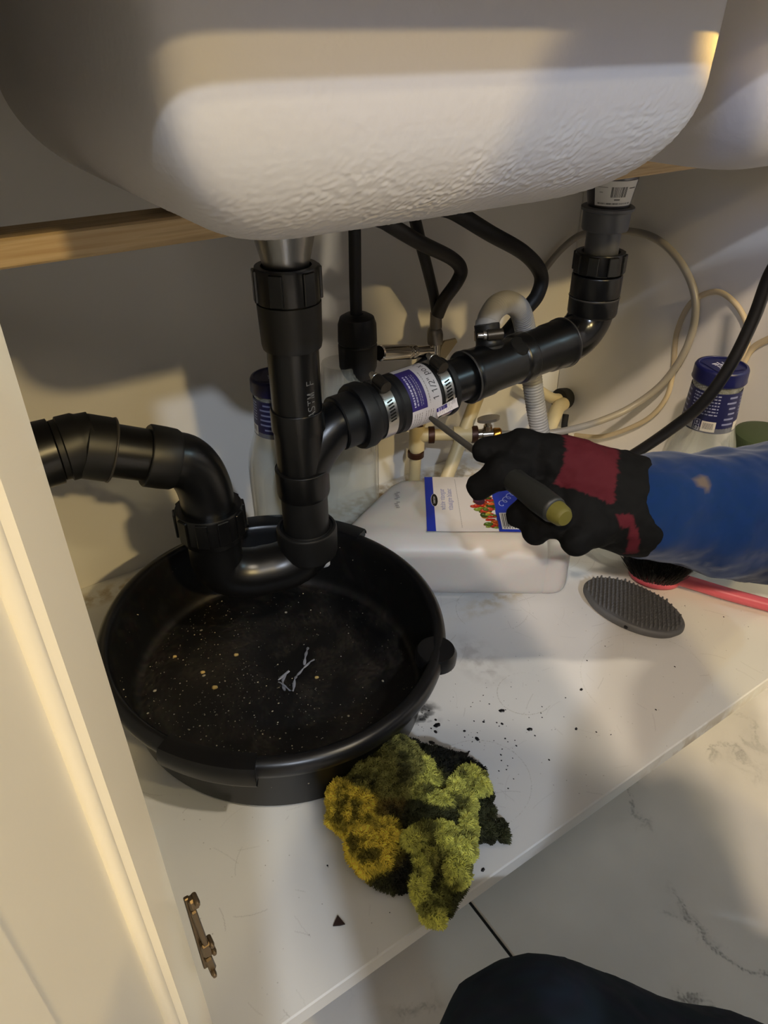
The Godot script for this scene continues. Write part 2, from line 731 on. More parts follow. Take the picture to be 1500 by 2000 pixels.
# ------------------------------------------------------------------ sink cabinet
func cabinet() -> void:
	var t := thing("sink_cabinet", "white sink base cabinet with its left door swung open", "cabinet", V(0.45, -0.11, -0.5))
	var white := mat(Color(0.86, 0.85, 0.83), 0.42)
	tri(relief(white, noise_tex(0.02, [], 512, FastNoiseLite.TYPE_SIMPLEX_SMOOTH, 5), 0.01), 4.0)
	var b := B.new()
	b.box(V(0.892, 0.018, 0.562), Transform3D(Basis(), V(0.449, -0.009, -0.507)), 0.0012)
	obj("bottom_panel", b, shelf_material(), t, "white bottom panel with dirt, scratches and dried rings")
	b = B.new()
	b.box(V(0.908, 0.79, 0.016), Transform3D(Basis(), V(0.4405, 0.285, -0.7965)), 0.001)
	obj("back_panel", b, white, t)
	for x in [-0.006, 0.887]:
		b = B.new()
		b.box(V(0.018, 0.79, 0.562), Transform3D(Basis(), V(x, 0.285, -0.507)), 0.001)
		obj("side_panel", b, white, t)
	b = B.new()
	b.box(V(0.91, 0.09, 0.016), Transform3D(Basis(), V(0.44, -0.064, -0.30)), 0.001)
	obj("toe_kick", b, white, t)
	b = B.new()
	b.box(V(0.911, 0.068, 0.018), Transform3D(Basis(), V(0.44, 0.6510, -0.236)), 0.001)
	obj("front_stretcher", b, white, t)
	# pine strip under the bowls
	var pine := mat(Color(0.78, 0.68, 0.52), 0.6)
	pine.albedo_texture = noise_tex(0.02, [[0.0, Color(0.82, 0.80, 0.76)], [0.5, Color(1, 1, 1)], [1.0, Color(0.9, 0.86, 0.8)]], 256)
	tri(pine, 3.0)
	pine.uv1_scale = V(1.2, 30.0, 30.0)
	b = B.new()
	b.box(V(0.875, 0.0175, 0.037), Transform3D(Basis(), V(0.4405, 0.4603, -0.5185)), 0.0015)
	obj("support_strip", b, pine, t, "bare pine strip under the bowls")
	# the open door: hinge edge at (0.017, z -0.226), swung out by 107 degrees
	var dm := mat(Color(0.93, 0.91, 0.86), 0.38)
	var d := Node3D.new()
	d.name = "cabinet_door"
	t.add_child(d)
	d.set_meta("label", "open white shaker door")
	var dir := V(-0.285, 0, 0.9585)
	var nor := V(0.9585, 0, 0.285)  # towards the camera
	var xf := Transform3D(Basis(dir, V(0, 1, 0), -nor), V(0.0215, 0.245, -0.224))
	var hgt := 0.66
	b = B.new()
	b.box(V(0.414, hgt - 0.006, 0.0115), xf * Transform3D(Basis(), V(0.21, 0, 0.0125)), 0.001)
	obj("door_panel", b, dm, d)
	for q in [[0.0275, 0.055], [0.1675, 0.058], [0.3925, 0.055]]:
		b = B.new()
		b.box(V(q[1], hgt, 0.019), xf * Transform3D(Basis(), V(q[0], 0, 0.0095)), 0.0025)
		obj("door_stile", b, dm, d)
	for y in [-hgt / 2 + 0.0275, hgt / 2 - 0.0275]:
		b = B.new()
		b.box(V(0.418, 0.054, 0.0182), xf * Transform3D(Basis(), V(0.21, y, 0.0096)), 0.0025)
		obj("door_rail", b, dm, d)
	# moulded bead along the hinge stile
	b = B.new()
	b.tube([xf * V(0.0565, -0.28, 0.006), xf * V(0.0565, 0.0, 0.006), xf * V(0.0565, 0.28, 0.006)], 0.004, 10)
	obj("door_bead", b, dm, d)
	# old hinge on the cabinet edge
	var steel := mat(Color(0.42, 0.36, 0.28), 0.35, 0.9)
	var h := B.new()
	var hx := Transform3D(Basis().scaled(V(0.62, 0.92, 0.8)), V(0.0262, 0.168, -0.2235))
	h.box(V(0.0045, 0.078, 0.003), hx, 0.001)
	h.box(V(0.005, 0.052, 0.006), hx * Transform3D(Basis(Vector3.BACK, 0.06), V(0.0035, 0.004, 0.003)), 0.001)
	h.box(V(0.008, 0.010, 0.006), hx * Transform3D(Basis(), V(0.004, 0.034, 0.002)), 0.002)
	h.box(V(0.009, 0.014, 0.007), hx * Transform3D(Basis(), V(0.004, -0.014, 0.003)), 0.002)
	h.box(V(0.007, 0.015, 0.006), hx * Transform3D(Basis(Vector3.BACK, 0.1), V(0.004, -0.033, 0.002)), 0.0015)
	var hinge := obj("hinge", h, steel, t, "tarnished metal hinge at the cabinet edge")
	for q in [[0.006, 0.0375], [0.0085, -0.010], [0.0088, -0.0185], [0.004, -0.042]]:
		var s := B.new()
		s.lathe([Vector2(0.0, 0.0022), Vector2(0.0018, 0.002), Vector2(0.0026, 0.0), Vector2(0.0026, -0.006)], 10, hx * Transform3D(Basis(Vector3.RIGHT, PI / 2), V(q[0], q[1], 0.006)))
		obj("screw", s, steel, hinge)


func shelf_material() -> StandardMaterial3D:
	# 0.892 x 0.562 m seen from above: faint rings, smears and scratches
	var W := 1400
	var H := 880
	var im := Image.create(W, H, false, Image.FORMAT_RGBA8)
	im.fill(Color(0.86, 0.855, 0.84))
	var rng := RandomNumberGenerator.new()
	rng.seed = 7
	var px := func(x: float, z: float) -> Vector2: return Vector2((x - 0.003) / 0.892 * W, (z + 0.788) / 0.562 * H)
	var stain := func(x: float, z: float, rx: float, rz: float, c: Color, amount: float, sd: int):
		var f := FastNoiseLite.new()
		f.seed = sd
		f.frequency = 0.03
		var o: Vector2 = px.call(x, z)
		var r := Vector2(rx / 0.892 * W, rz / 0.562 * H)
		for j in range(maxi(0, int(o.y - r.y)), mini(H, int(o.y + r.y))):
			for i in range(maxi(0, int(o.x - r.x)), mini(W, int(o.x + r.x))):
				var d := Vector2((i - o.x) / r.x, (j - o.y) / r.y).length()
				var a := clampf(1.2 - d * 1.2, 0.0, 1.0) * clampf(f.get_noise_2d(i, j) * 1.8 + 0.35, 0.0, 1.0) * amount
				im.set_pixel(i, j, im.get_pixel(i, j).lerp(c, a))
	# damp grime along the back and by the pipes
	stain.call(0.52, -0.755, 0.14, 0.04, Color(0.45, 0.33, 0.16), 0.8, 3)
	stain.call(0.44, -0.72, 0.09, 0.06, Color(0.42, 0.30, 0.14), 0.85, 4)
	stain.call(0.62, -0.74, 0.16, 0.05, Color(0.55, 0.45, 0.28), 0.5, 5)
	stain.call(0.50, -0.485, 0.09, 0.02, Color(0.70, 0.62, 0.46), 0.5, 6)
	stain.call(0.40, -0.42, 0.03, 0.05, Color(0.45, 0.42, 0.40), 0.25, 7)
	stain.call(0.305, -0.392, 0.022, 0.022, Color(0.05, 0.05, 0.05), 0.95, 8)
	stain.call(0.10, -0.76, 0.12, 0.02, Color(0.5, 0.38, 0.2), 0.5, 9)
	for k in 260:
		var o: Vector2 = px.call(rng.randf_range(0.05, 0.85), rng.randf_range(-0.6, -0.23))
		var a := rng.randf() * TAU
		var curve := rng.randf_range(-0.02, 0.02)
		var c := Color(0.35, 0.33, 0.31)
		var w := rng.randf_range(0.03, 0.16)
		for s in rng.randi_range(6, 46):
			o += Vector2(cos(a), sin(a))
			a += curve
			if o.x > 1 and o.y > 1 and o.x < W - 2 and o.y < H - 2:
				im.set_pixelv(o, im.get_pixelv(o).lerp(c, w))
	for q in [[0.47, -0.475, 0.045], [0.64, -0.462, 0.05], [0.41, -0.355, 0.03], [0.53, -0.30, 0.07], [0.30, -0.30, 0.05]]:
		var from := rng.randf() * TAU
		for k in 420:
			var t := from + k / 420.0 * rng.randf_range(2.5, 5.0)
			var o: Vector2 = px.call(q[0] + cos(t) * q[2], q[1] + sin(t) * q[2] * 0.92)
			im.set_pixelv(o, im.get_pixelv(o).lerp(Color(0.42, 0.38, 0.30), 0.09))
	for k in 500:
		var o: Vector2 = px.call(rng.randf_range(0.02, 0.87), rng.randf_range(-0.78, -0.23))
		im.set_pixelv(o, im.get_pixelv(o).lerp(Color(0.25, 0.22, 0.18), rng.randf_range(0.1, 0.7)))
	var m := mat(Color.WHITE, 0.36)
	m.albedo_texture = ImageTexture.create_from_image(im)
	tri(m, 1.0)
	# looked up from above: u = x, v = z, the panel's corner at (0.003, -0.788)
	m.uv1_triplanar_sharpness = 20.0
	m.uv1_scale = V(1.0 / 0.892, 1.0, 1.0 / 0.562)
	m.uv1_offset = V(-0.003 / 0.892, 0.0, 0.788 / 0.562)
	return m


# ------------------------------------------------------------------ double-bowl sink and worktop
func bowl_rows(cx: float, cz: float, ax: float, az: float, top: float, low: float, seg: int, dx: float, rough: float) -> Array:
	# rows from the rim down the wall, round the bottom edge and in to the drain
	var prof := []  # (share of the half width, height, corner power)
	var R := 0.075
	var steps := 26
	for k in 14:
		prof.append(Vector2(1.0 - 0.022 * k / 14.0, lerpf(top, low + R, k / 14.0)))
	for k in range(0, steps + 1):
		var a := PI / 2 * k / steps
		prof.append(Vector2(0.978 - (R / ax) * (1.0 - cos(a)) * 1.0, low + R - R * sin(a)))
	var s0: float = prof[-1].x
	for k in range(1, 17):
		var t := k / 16.0
		prof.append(Vector2(lerpf(s0, 0.27, t), low - 0.012 * t))
	var f := FastNoiseLite.new()
	f.seed = 4
	f.frequency = 240.0
	f.fractal_octaves = 1
	var g := FastNoiseLite.new()
	g.seed = 9
	g.frequency = 14.0
	var rows := []
	var fine := []
	for k in prof.size() - 1:
		var cuts := maxi(1, int(prof[k].distance_to(prof[k + 1]) * (1.0 if rough == 0.0 else 1.0) / 0.0012)) if rough > 0.0 and k < 46 else 1
		for i in mini(cuts, 6):
			fine.append(prof[k].lerp(prof[k + 1], float(i) / mini(cuts, 6)))
	fine.append(prof[-1])
	for q in fine:
		var row := PackedVector3Array()
		for i in seg + 1:
			var t := TAU * (i % seg) / seg
			var s: float = q.x
			var pw := lerpf(2.2, 19.0, pow(clampf((s - 0.30) / 0.66, 0.0, 1.0), 1.4))
			var cs := cos(t)
			var sn := sin(t)
			var k := pow(pow(absf(cs), pw) + pow(absf(sn), pw), -1.0 / pw)
			var inset := 1.0 - s
			var p := V(cx + cs * k * (ax - inset * ax), q.y, cz + sn * k * (az - inset * ax * 1.0))
			if s < 0.5:
				p = p.lerp(V(dx + cs * 0.05, q.y, -0.574 + sn * 0.05), clampf((0.5 - s) / 0.23, 0.0, 1.0))
			if rough > 0.0:
				var amount := clampf((0.530 + 0.12 * (p.x - 0.22) + g.get_noise_3dv(p) * 0.02 - p.y) * 30.0, 0.10, 1.0) * clampf(0.8 + g.get_noise_3dv(p * 1.7) * 0.9, 0.25, 1.2)
				var out := V(cs, -0.6 if q.y < low + R else 0.0, sn).normalized()
				p += out * f.get_noise_3dv(p) * rough * amount
			row.append(p)
		rows.append(row)
	return rows


func sink() -> void:
	var t := thing("kitchen_sink", "white double-bowl sink with a rough coated underside above the pipes", "sink", V(0.48, 0.47, -0.5))
	var coat := mat(Color(0.80, 0.79, 0.79), 0.6)
	tri(relief(coat, noise_tex(0.05, [], 512, FastNoiseLite.TYPE_SIMPLEX_SMOOTH, 3, 3), 0.022), 5.0)
	var b := B.new()
	b.grid(bowl_rows(0.2870, -0.512, 0.1815, 0.200, 0.69, 0.4735, 1100, 0.283, 0.00055), true, true)
	obj("bowl", b, coat, t, "left bowl, coarse at its lower edge")
	b = B.new()
	b.grid(bowl_rows(0.6920, -0.512, 0.176, 0.200, 0.69, 0.4735, 160, 0.683, 0.0), true, true)
	obj("bowl", b, coat, t)
	# inner faces and the deck, which the worktop carries
	var inner := mat(Color(0.85, 0.85, 0.84), 0.3)
	for q in [[0.2870, 0.1725, 0.283], [0.6920, 0.167, 0.683]]:
		b = B.new()
		b.grid(bowl_rows(q[0], -0.512, q[1], 0.191, 0.69, 0.482, 64, q[2], 0.0), true)
		obj("bowl_lining", b, inner, t)
	b = B.new()
	b.box(V(0.02, 0.008, 0.42), Transform3D(Basis(), V(0.5115, 0.694, -0.512)), 0.002)
	b.box(V(0.80, 0.008, 0.03), Transform3D(Basis(), V(0.48, 0.694, -0.308)), 0.002)
	b.box(V(0.80, 0.008, 0.05), Transform3D(Basis(), V(0.48, 0.694, -0.730)), 0.002)
	b.box(V(0.025, 0.008, 0.42), Transform3D(Basis(), V(0.09, 0.694, -0.512)), 0.002)
	b.box(V(0.025, 0.008, 0.42), Transform3D(Basis(), V(0.87, 0.694, -0.512)), 0.002)
	obj("sink_rim", b, inner, t)
	var w := B.new()
	w.box(V(0.86, 0.03, 0.085), Transform3D(Basis(), V(0.48, 0.701, -0.2475)), 0.003)
	w.box(V(0.86, 0.03, 0.06), Transform3D(Basis(), V(0.48, 0.701, -0.779)), 0.003)
	w.box(V(0.75, 0.03, 0.604), Transform3D(Basis(), V(-0.29, 0.701, -0.507)), 0.003)
	w.box(V(0.75, 0.03, 0.604), Transform3D(Basis(), V(1.25, 0.701, -0.507)), 0.003)
	tag(obj("worktop", w, mat(Color(0.35, 0.33, 0.31), 0.3)), "stone kitchen worktop that the sink hangs in", "worktop")


# ------------------------------------------------------------------ drain pipes
func axis(x: float) -> Vector3:
	return V(x, 0.2440 + 0.058 * (x - 0.351), -0.574)


func collar(b: B, p: Vector3, dir: Vector3, r: float, from: float, to: float, bore := 0.0) -> void:
	# a round sleeve along dir with softened ends
	var e := 0.0014
	var prof := [Vector2(bore, from), Vector2(r - e, from), Vector2(r, from + e), Vector2(r, to - e), Vector2(r - e, to), Vector2(bore, to)]
	b.lathe(prof, 48, along(p, dir))


func nut(b: B, p: Vector3, r: float, from: float, to: float, lugs: int, up := Vector3.UP) -> void:
	var xf := along(p, up)
	b.lathe([Vector2(r * 0.8, from), Vector2(r * 0.96, from), Vector2(r, from + 0.002), Vector2(r, to - 0.002), Vector2(r * 0.97, to), Vector2(r * 0.78, to), Vector2(r * 0.74, to - 0.004)], 48, xf)
	for k in lugs:
		var a := TAU * k / lugs + 0.3
		b.box(V(0.0035, (to - from) * 0.9, 0.012), xf * Transform3D(Basis(Vector3.UP, -a), V(cos(a) * r, (from + to) / 2, sin(a) * r)), 0.001)


func worm_clamp(t: Node3D, p: Vector3, dir: Vector3, r: float, w: float, steel: Material, dark: Material, spin: float) -> void:
	var xf := along(p, dir, spin)
	var b := B.new()
	b.lathe([Vector2(r, -w / 2), Vector2(r + 0.0008, -w / 2), Vector2(r + 0.0008, w / 2), Vector2(r, w / 2)], 56, xf)
	var band := obj("hose_clamp", b, steel, t, "perforated steel band clamp with a worm screw")
	# slots of the band, on the side away from the housing
	b = B.new()
	for k in 7:
		var a := -(0.72 + k * 0.105)
		b.box(V(0.0006, w * 0.55, 0.0016), xf * Transform3D(Basis(Vector3.UP, -a) * Basis(Vector3.RIGHT, 0.25), V(cos(a), 0, sin(a)) * (r + 0.0008)), 0.0001)
	obj("band_slots", b, dark, band)
	# overlapped tail of the band
	b = B.new()
	b.lathe([Vector2(r + 0.0008, -w * 0.46), Vector2(r + 0.0018, -w * 0.46), Vector2(r + 0.0018, w * 0.46), Vector2(r + 0.0008, w * 0.46)], 12, xf, 0.7, -0.62, -0.47)
	obj("band_tail", b, steel, band)
	# housing and screw lie across the band
	b = B.new()
	var hx := xf * Transform3D(Basis(), V(r + 0.0045, 0, -0.002))
	b.tube([hx * V(0, 0, -0.011), hx * V(0, 0, 0.006)], 0.0062, 14)
	b.box(V(0.006, w * 1.05, 0.016), hx * Transform3D(Basis(), V(-0.004, 0, -0.002)), 0.001)
	obj("screw_housing", b, mat(Color(0.30, 0.28, 0.25), 0.4, 0.8), band)
	b = B.new()
	b.lathe([Vector2(0.0, 0.016), Vector2(0.0028, 0.016), Vector2(0.0032, 0.013), Vector2(0.0032, 0.010), Vector2(0.0052, 0.010), Vector2(0.0054, 0.007), Vector2(0.0042, 0.0055), Vector2(0.0042, 0.0)], 14, hx * Transform3D(Basis(Vector3.RIGHT, PI / 2), V(0, 0, 0.0005)))
	obj("clamp_screw", b, steel, band)


func drains() -> void:
	var abs_ := mat(Color(0.044, 0.046, 0.052), 0.30)
	relief(tri(abs_, 6.0), noise_tex(0.03, [], 256), 0.006)
	var abs_dull := mat(Color(0.056, 0.059, 0.065), 0.45)
	var rubber := mat(Color(0.05, 0.051, 0.056), 0.55)
	var steel := mat(Color(0.80, 0.79, 0.77), 0.28, 1.0)
	var dark := mat(Color(0.08, 0.075, 0.07), 0.5, 0.5)
	var glue := mat(Color(0.23, 0.22, 0.21), 0.35)
	var S := V(0.283, 0, -0.574)
	var UP := Vector3.UP

	# --- left bowl: steel tailpiece cone
	var t := thing("sink_drain", "plain steel drain cone under the left bowl, above the tall black pipe", "drain", V(0.283, 0.40, -0.574))
	var b := B.new()
	b.lathe([Vector2(0.017, 0.385), Vector2(0.0188, 0.392), Vector2(0.0192, 0.402), Vector2(0.0285, 0.440), Vector2(0.034, 0.455), Vector2(0.05, 0.459), Vector2(0.052, 0.4645)], 48, Transform3D(Basis(), S))
	obj("drain_cone", b, mat(Color(0.62, 0.62, 0.62), 0.30, 1.0), t)

	# --- the upright stack with its side branch
	t = thing("drain_pipe", "tall black upright drain pipe with a side branch below the left bowl", "pipe", V(0.283, 0.15, -0.574))
	b = B.new()
	nut(b, S, 0.0282, 0.374, 0.405, 6)
	obj("slip_nut", b, abs_, t)
	b = B.new()
	b.lathe([Vector2(0.024, 0.333), Vector2(0.0268, 0.333), Vector2(0.0276, 0.337), Vector2(0.0286, 0.374), Vector2(0.026, 0.375)], 48, Transform3D(Basis(), S))
	obj("hub", b, abs_dull, t)
	b = B.new()
	collar(b, S, UP, 0.0238, 0.255, 0.336)
	var pipe := obj("pipe", b, abs_, t)
	# the standard's lettering runs up the pipe
	b = B.new()
	var facing := atan2(0.574, -0.283) - 0.10
	for q in [["ASTM F", 0.288, 0.0105, 0.48], ["8", 0.2685, 0.0085, 0.45]]:
		var tm := text_mesh(q[0], q[2], "Droid Sans Mono", 0.0)
		b.add_mesh(tm, func(p: Vector3):
			var a: float = facing + (p.y / 0.0238) - 0.50
			return S + V(cos(a) * 0.02400, q[1] + p.x, sin(a) * 0.02400))
	obj("pipe_lettering", b, mat(Color(0.42, 0.42, 0.42), 0.6), pipe, "white stamped lettering")
	# wye: straight run, lower hub, swept branch and its hub
	b = B.new()
	b.lathe([Vector2(0.0236, 0.176), Vector2(0.0262, 0.176), Vector2(0.0272, 0.180), Vector2(0.0272, 0.204), Vector2(0.0262, 0.2065), Vector2(0.0242, 0.2075), Vector2(0.0246, 0.25), Vector2(0.0262, 0.2505), Vector2(0.0262, 0.270), Vector2(0.0252, 0.272), Vector2(0.0236, 0.272)], 48, Transform3D(Basis(), S))
	var wye := obj("wye_fitting", b, abs_, t)
	b = B.new()
	b.tube(bend(V(0.283, 0.196, -0.574), V(0.300, 0.2385, -0.574), axis(0.330), 12), 0.0243, 36, false)
	obj("branch", b, abs_, wye)
	b = B.new()
	collar(b, axis(0.0), V(1, 0.058, 0), 0.0278, 0.3245, 0.354)
	obj("branch_hub", b, abs_dull, wye)
	b = B.new()
	b.lathe([Vector2(0.0268, 0.2068), Vector2(0.0274, 0.2062), Vector2(0.0268, 0.2050)], 40, Transform3D(Basis(), S), 9.0)
	obj("seam_ring", b, abs_dull, wye)
	b = B.new()
	collar(b, S, UP, 0.0240, 0.128, 0.178)
	obj("pipe", b, abs_dull, t)

	# --- trap: cup, bend in the pan, second leg
	t = thing("drain_trap", "black U-bend trap dipping into the round black pan", "trap", V(0.24, 0.02, -0.585))
	b = B.new()
	var leg := V(0.190, 0, -0.600)
	var down: Array = [V(0.283, 0.128, -0.574), V(0.283, 0.11, -0.574)]
	var mid := S.lerp(leg, 0.5) + V(0, 0.088, 0)
	down.append_array(bend(V(0.283, 0.112, -0.574), V(0.283, 0.084, -0.574), mid, 10))
	down.append_array(bend(mid, leg + V(0, 0.084, 0), leg + V(0, 0.115, 0), 10).slice(1))
	down.append_array([leg + V(0, 0.13, 0), leg + V(0, 0.150, 0)])
	b.tube(down, 0.0268, 36)
	obj("bend", b, abs_, t)
	b = B.new()
	b.lathe([Vector2(0.0255, 0.098), Vector2(0.0305, 0.101), Vector2(0.0318, 0.105), Vector2(0.0322, 0.132), Vector2(0.031, 0.1345), Vector2(0.0285, 0.135), Vector2(0.028, 0.1325), Vector2(0.0262, 0.1325), Vector2(0.0255, 0.1345), Vector2(0.0245, 0.134)], 48, Transform3D(Basis(), S))
	obj("cup", b, abs_dull, t)
	b = B.new()
	nut(b, leg, 0.0335, 0.150, 0.180, 10)
	b.lathe([Vector2(0.028, 0.142), Vector2(0.0300, 0.143), Vector2(0.0315, 0.150)], 40, Transform3D(Basis(), leg))
	obj("union_nut", b, abs_, t)

	# --- elbow and outlet to the left
	t = thing("outlet_pipe", "black drain pipe bending left from the trap towards the cabinet side", "pipe", V(0.12, 0.235, -0.61))
	b = B.new()
	var e0 := leg + V(0, 0.172, 0)
	var od := V(-0.905, 0.385, -0.15).normalized()
	var o1 := V(0.152, 0.2455, -0.603)
	b.tube([e0, leg + V(0, 0.182, 0)] + bend(leg + V(0, 0.190, 0), V(0.1895, 0.2300, -0.600), o1 - od * 0.020, 16) + [o1 - od * 0.010, o1], 0.0262, 40)
	obj("elbow", b, abs_, t)
	b = B.new()
	b.lathe([Vector2(0.024, -0.016), Vector2(0.0270, -0.016), Vector2(0.0285, -0.013), Vector2(0.0290, -0.004), Vector2(0.0290, 0.010), Vector2(0.0278, 0.0115), Vector2(0.024, 0.0115)], 48, along(o1, od))
	obj("hub", b, abs_dull, t)
	b = B.new()
	collar(b, o1, od, 0.0241, 0.0, 0.055)
	obj("pipe", b, abs_, t)
	var o2 := o1 + od * 0.043
	b = B.new()
	b.lathe([Vector2(0.024, -0.001), Vector2(0.0285, -0.001), Vector2(0.0288, 0.003), Vector2(0.0286, 0.022), Vector2(0.0262, 0.024)], 48, along(o2, od))
	var o3 := o2 + od * 0.026
	var od2 := V(-1, -0.02, -0.05).normalized()
	b.lathe([Vector2(0.0262, -0.014), Vector2(0.0268, -0.004), Vector2(0.0284, -0.001), Vector2(0.0284, 0.012), Vector2(0.0265, 0.013), Vector2(0.0262, 0.0175)], 48, along(o3, od2))
	obj("coupling_elbow", b, abs_dull, t)
	b = B.new()
	b.lathe([Vector2(0.0284, -0.0012), Vector2(0.0296, -0.0004), Vector2(0.0290, 0.0012), Vector2(0.024, 0.0016)], 48, along(o2 + od * -0.001, od), 9.0)
	obj("glue_ring", b, glue, t)
	b = B.new()
	var o4 := o3 + od2 * 0.018
	b.lathe([Vector2(0.0262, 0.0), Vector2(0.0286, 0.001), Vector2(0.0288, 0.022), Vector2(0.0276, 0.0232), Vector2(0.024, 0.0232)], 48, along(o4, od2))
	obj("hub", b, abs_, t)
	b = B.new()
	collar(b, o4, od2, 0.0243, 0.0, 0.076)
	obj("pipe", b, abs_, t)

	# --- rubber coupling with two band clamps and a paper label
	var bd := V(1, 0.058, 0).normalized()
	t = thing("rubber_coupling", "black rubber pipe coupling with a printed label and two steel band clamps", "coupling", axis(0.405) - V(0, 0.033, 0))
	b = B.new()
	var c0 := axis(0.405)
	var L := 1.0017
	b.lathe([Vector2(0.024, -0.060), Vector2(0.0330, -0.060), Vector2(0.0345, -0.057), Vector2(0.0345, -0.048), Vector2(0.0330, -0.045), Vector2(0.0300, -0.044), Vector2(0.0298, -0.018), Vector2(0.0316, -0.016), Vector2(0.0316, 0.030), Vector2(0.0302, 0.032), Vector2(0.0302, 0.048), Vector2(0.0325, 0.049), Vector2(0.0330, 0.052), Vector2(0.0322, 0.055), Vector2(0.024, 0.055)], 56, along(c0, bd))
	obj("sleeve", b, rubber, t)
	var xf := along(c0, bd)
	b = B.new()
	# label: u runs along the pipe, v round it
	var a0 := 5.0
	var a1 := 1.75
	var rows := []
	for j in 41:
		var row := PackedVector3Array()
		var a := lerpf(a0, a1, j / 40.0)
		for i in 2:
			row.append(xf * V(cos(a) * 0.0319, lerpf(-0.0085, 0.0292, i), sin(a) * 0.0319))
		rows.append(row)
	b.grid(rows, false, false)
	# the label's loose corner curls off below the second clamp
	var curl := []
	for j in 7:
		var q := j / 6.0
		var a := 3.02 - 0.26 * q
		var r := 0.0320 + 0.004 * q * q
		curl.append(PackedVector3Array([xf * V(cos(a) * r, 0.022, sin(a) * r), xf * V(cos(a + 0.15) * (r + 0.0015), 0.047, sin(a + 0.15) * (r + 0.0015))]))
	b.grid(curl)
	obj("label", b, printed(coupling_label(), 0.45), t, "white and purple label marked 1 1/2\" po x 1")
	worm_clamp(t, axis(0.374), bd, 0.0304, 0.0125, steel, dark, 1.78)
	worm_clamp(t, axis(0.4455), bd, 0.0306, 0.0125, steel, dark, 1.78)

	# --- branch to the right bowl
	t = thing("branch_drain", "black drain branch with tee and upturned elbow, right of the rubber coupling", "pipe", axis(0.56) - V(0, 0.03, 0))
	b = B.new()
	collar(b, axis(0.0), bd, 0.0240, 0.448, 0.520)
	obj("pipe", b, abs_, t)
	b = B.new()
	b.lathe([Vector2(0.024, 0.4915), Vector2(0.0285, 0.4915), Vector2(0.0296, 0.4935), Vector2(0.0296, 0.4985), Vector2(0.0286, 0.500), Vector2(0.0284, 0.520), Vector2(0.0268, 0.524), Vector2(0.0266, 0.562), Vector2(0.0284, 0.564), Vector2(0.0292, 0.567), Vector2(0.0292, 0.578), Vector2(0.0282, 0.580), Vector2(0.0268, 0.581), Vector2(0.0268, 0.612), Vector2(0.0282, 0.614), Vector2(0.0284, 0.634), Vector2(0.0296, 0.6355), Vector2(0.0296, 0.640), Vector2(0.0288, 0.641), Vector2(0.024, 0.641)], 56, along(axis(0.0), bd))
	var tee := obj("tee_fitting", b, abs_, t)
	for x in [0.4913, 0.6410]:
		b = B.new()
		b.lathe([Vector2(0.0290, -0.001), Vector2(0.0300, -0.0004), Vector2(0.0296, 0.0012), Vector2(0.0284, 0.0016)], 48, along(axis(0.0) + bd * x, bd), 9.0)
		obj("glue_ring", b, glue, tee)
	b = B.new()
	var bp := V(0.530, 0.262, -0.578)
	var bdir := V(0.02, 1, -0.32).normalized()
	b.lathe([Vector2(0.0175, -0.004), Vector2(0.0175, 0.016), Vector2(0.0150, 0.018), Vector2(0.0140, 0.022), Vector2(0.0140, 0.040), Vector2(0.008, 0.041)], 32, along(bp, bdir))
	obj("hose_barb", b, abs_dull, tee)
	b = B.new()
	b.lathe([Vector2(0.0, 0.004), Vector2(0.011, 0.003), Vector2(0.0135, -0.004)], 24, along(axis(0.556) + V(0, 0.022, 0.012), V(0, 0.85, 0.5)))
	obj("moulding_boss", b, abs_dull, tee)
	# elbow up to the right bowl
	var R := V(0.682, 0, -0.574)
	b = B.new()
	b.tube([axis(0.632)] + bend(axis(0.644), V(0.682, 0.2625, -0.574), V(0.682, 0.297, -0.574), 12) + [V(0.682, 0.30, -0.574)], 0.0262, 40)
	obj("elbow", b, mat(Color(0.044, 0.046, 0.052), 0.2), t)
	b = B.new()
	b.lathe([Vector2(0.0262, 0.288), Vector2(0.0280, 0.288), Vector2(0.0290, 0.291), Vector2(0.0290, 0.308), Vector2(0.0280, 0.3095), Vector2(0.0264, 0.3098), Vector2(0.0280, 0.3105), Vector2(0.0290, 0.312), Vector2(0.0290, 0.334), Vector2(0.0278, 0.3355), Vector2(0.0250, 0.336)], 48, Transform3D(Basis(), R))
	obj("hub", b, abs_, t)
	b = B.new()
	b.lathe([Vector2(0.0292, 0.3085), Vector2(0.0297, 0.3095), Vector2(0.0292, 0.3105)], 40, Transform3D(Basis(), R), 9.0)
	obj("glue_ring", b, glue, t)
	b = B.new()
	nut(b, R, 0.0280, 0.337, 0.3605, 8)
	obj("slip_nut", b, abs_, t)

	# --- right bowl: grey tailpiece, flanged grey nut and a steel cone with a sticker
	t = thing("sink_drain_001", "drain tailpiece of the right bowl with a barcode sticker and grey collar", "drain", V(0.682, 0.35, -0.574))
	var grey := mat(Color(0.33, 0.34, 0.36), 0.38)
	b = B.new()
	collar(b, R, UP, 0.0192, 0.345, 0.392)
	obj("tailpiece", b, grey, t)
	b = B.new()
	b.lathe([Vector2(0.019, 0.3835), Vector2(0.0248, 0.384), Vector2(0.0258, 0.386), Vector2(0.0262, 0.404), Vector2(0.0288, 0.4055), Vector2(0.0290, 0.4085), Vector2(0.0275, 0.4095), Vector2(0.022, 0.4095)], 48, Transform3D(Basis(), R))
	obj("flange_nut", b, grey, t)
	b = B.new()
	b.lathe([Vector2(0.0205, 0.404), Vector2(0.0225, 0.410), Vector2(0.0305, 0.452), Vector2(0.05, 0.459), Vector2(0.052, 0.4645)], 48, Transform3D(Basis(), R))
	obj("drain_cone", b, mat(Color(0.40, 0.40, 0.42), 0.35, 0.9), t)
	b = B.new()
	rows = []
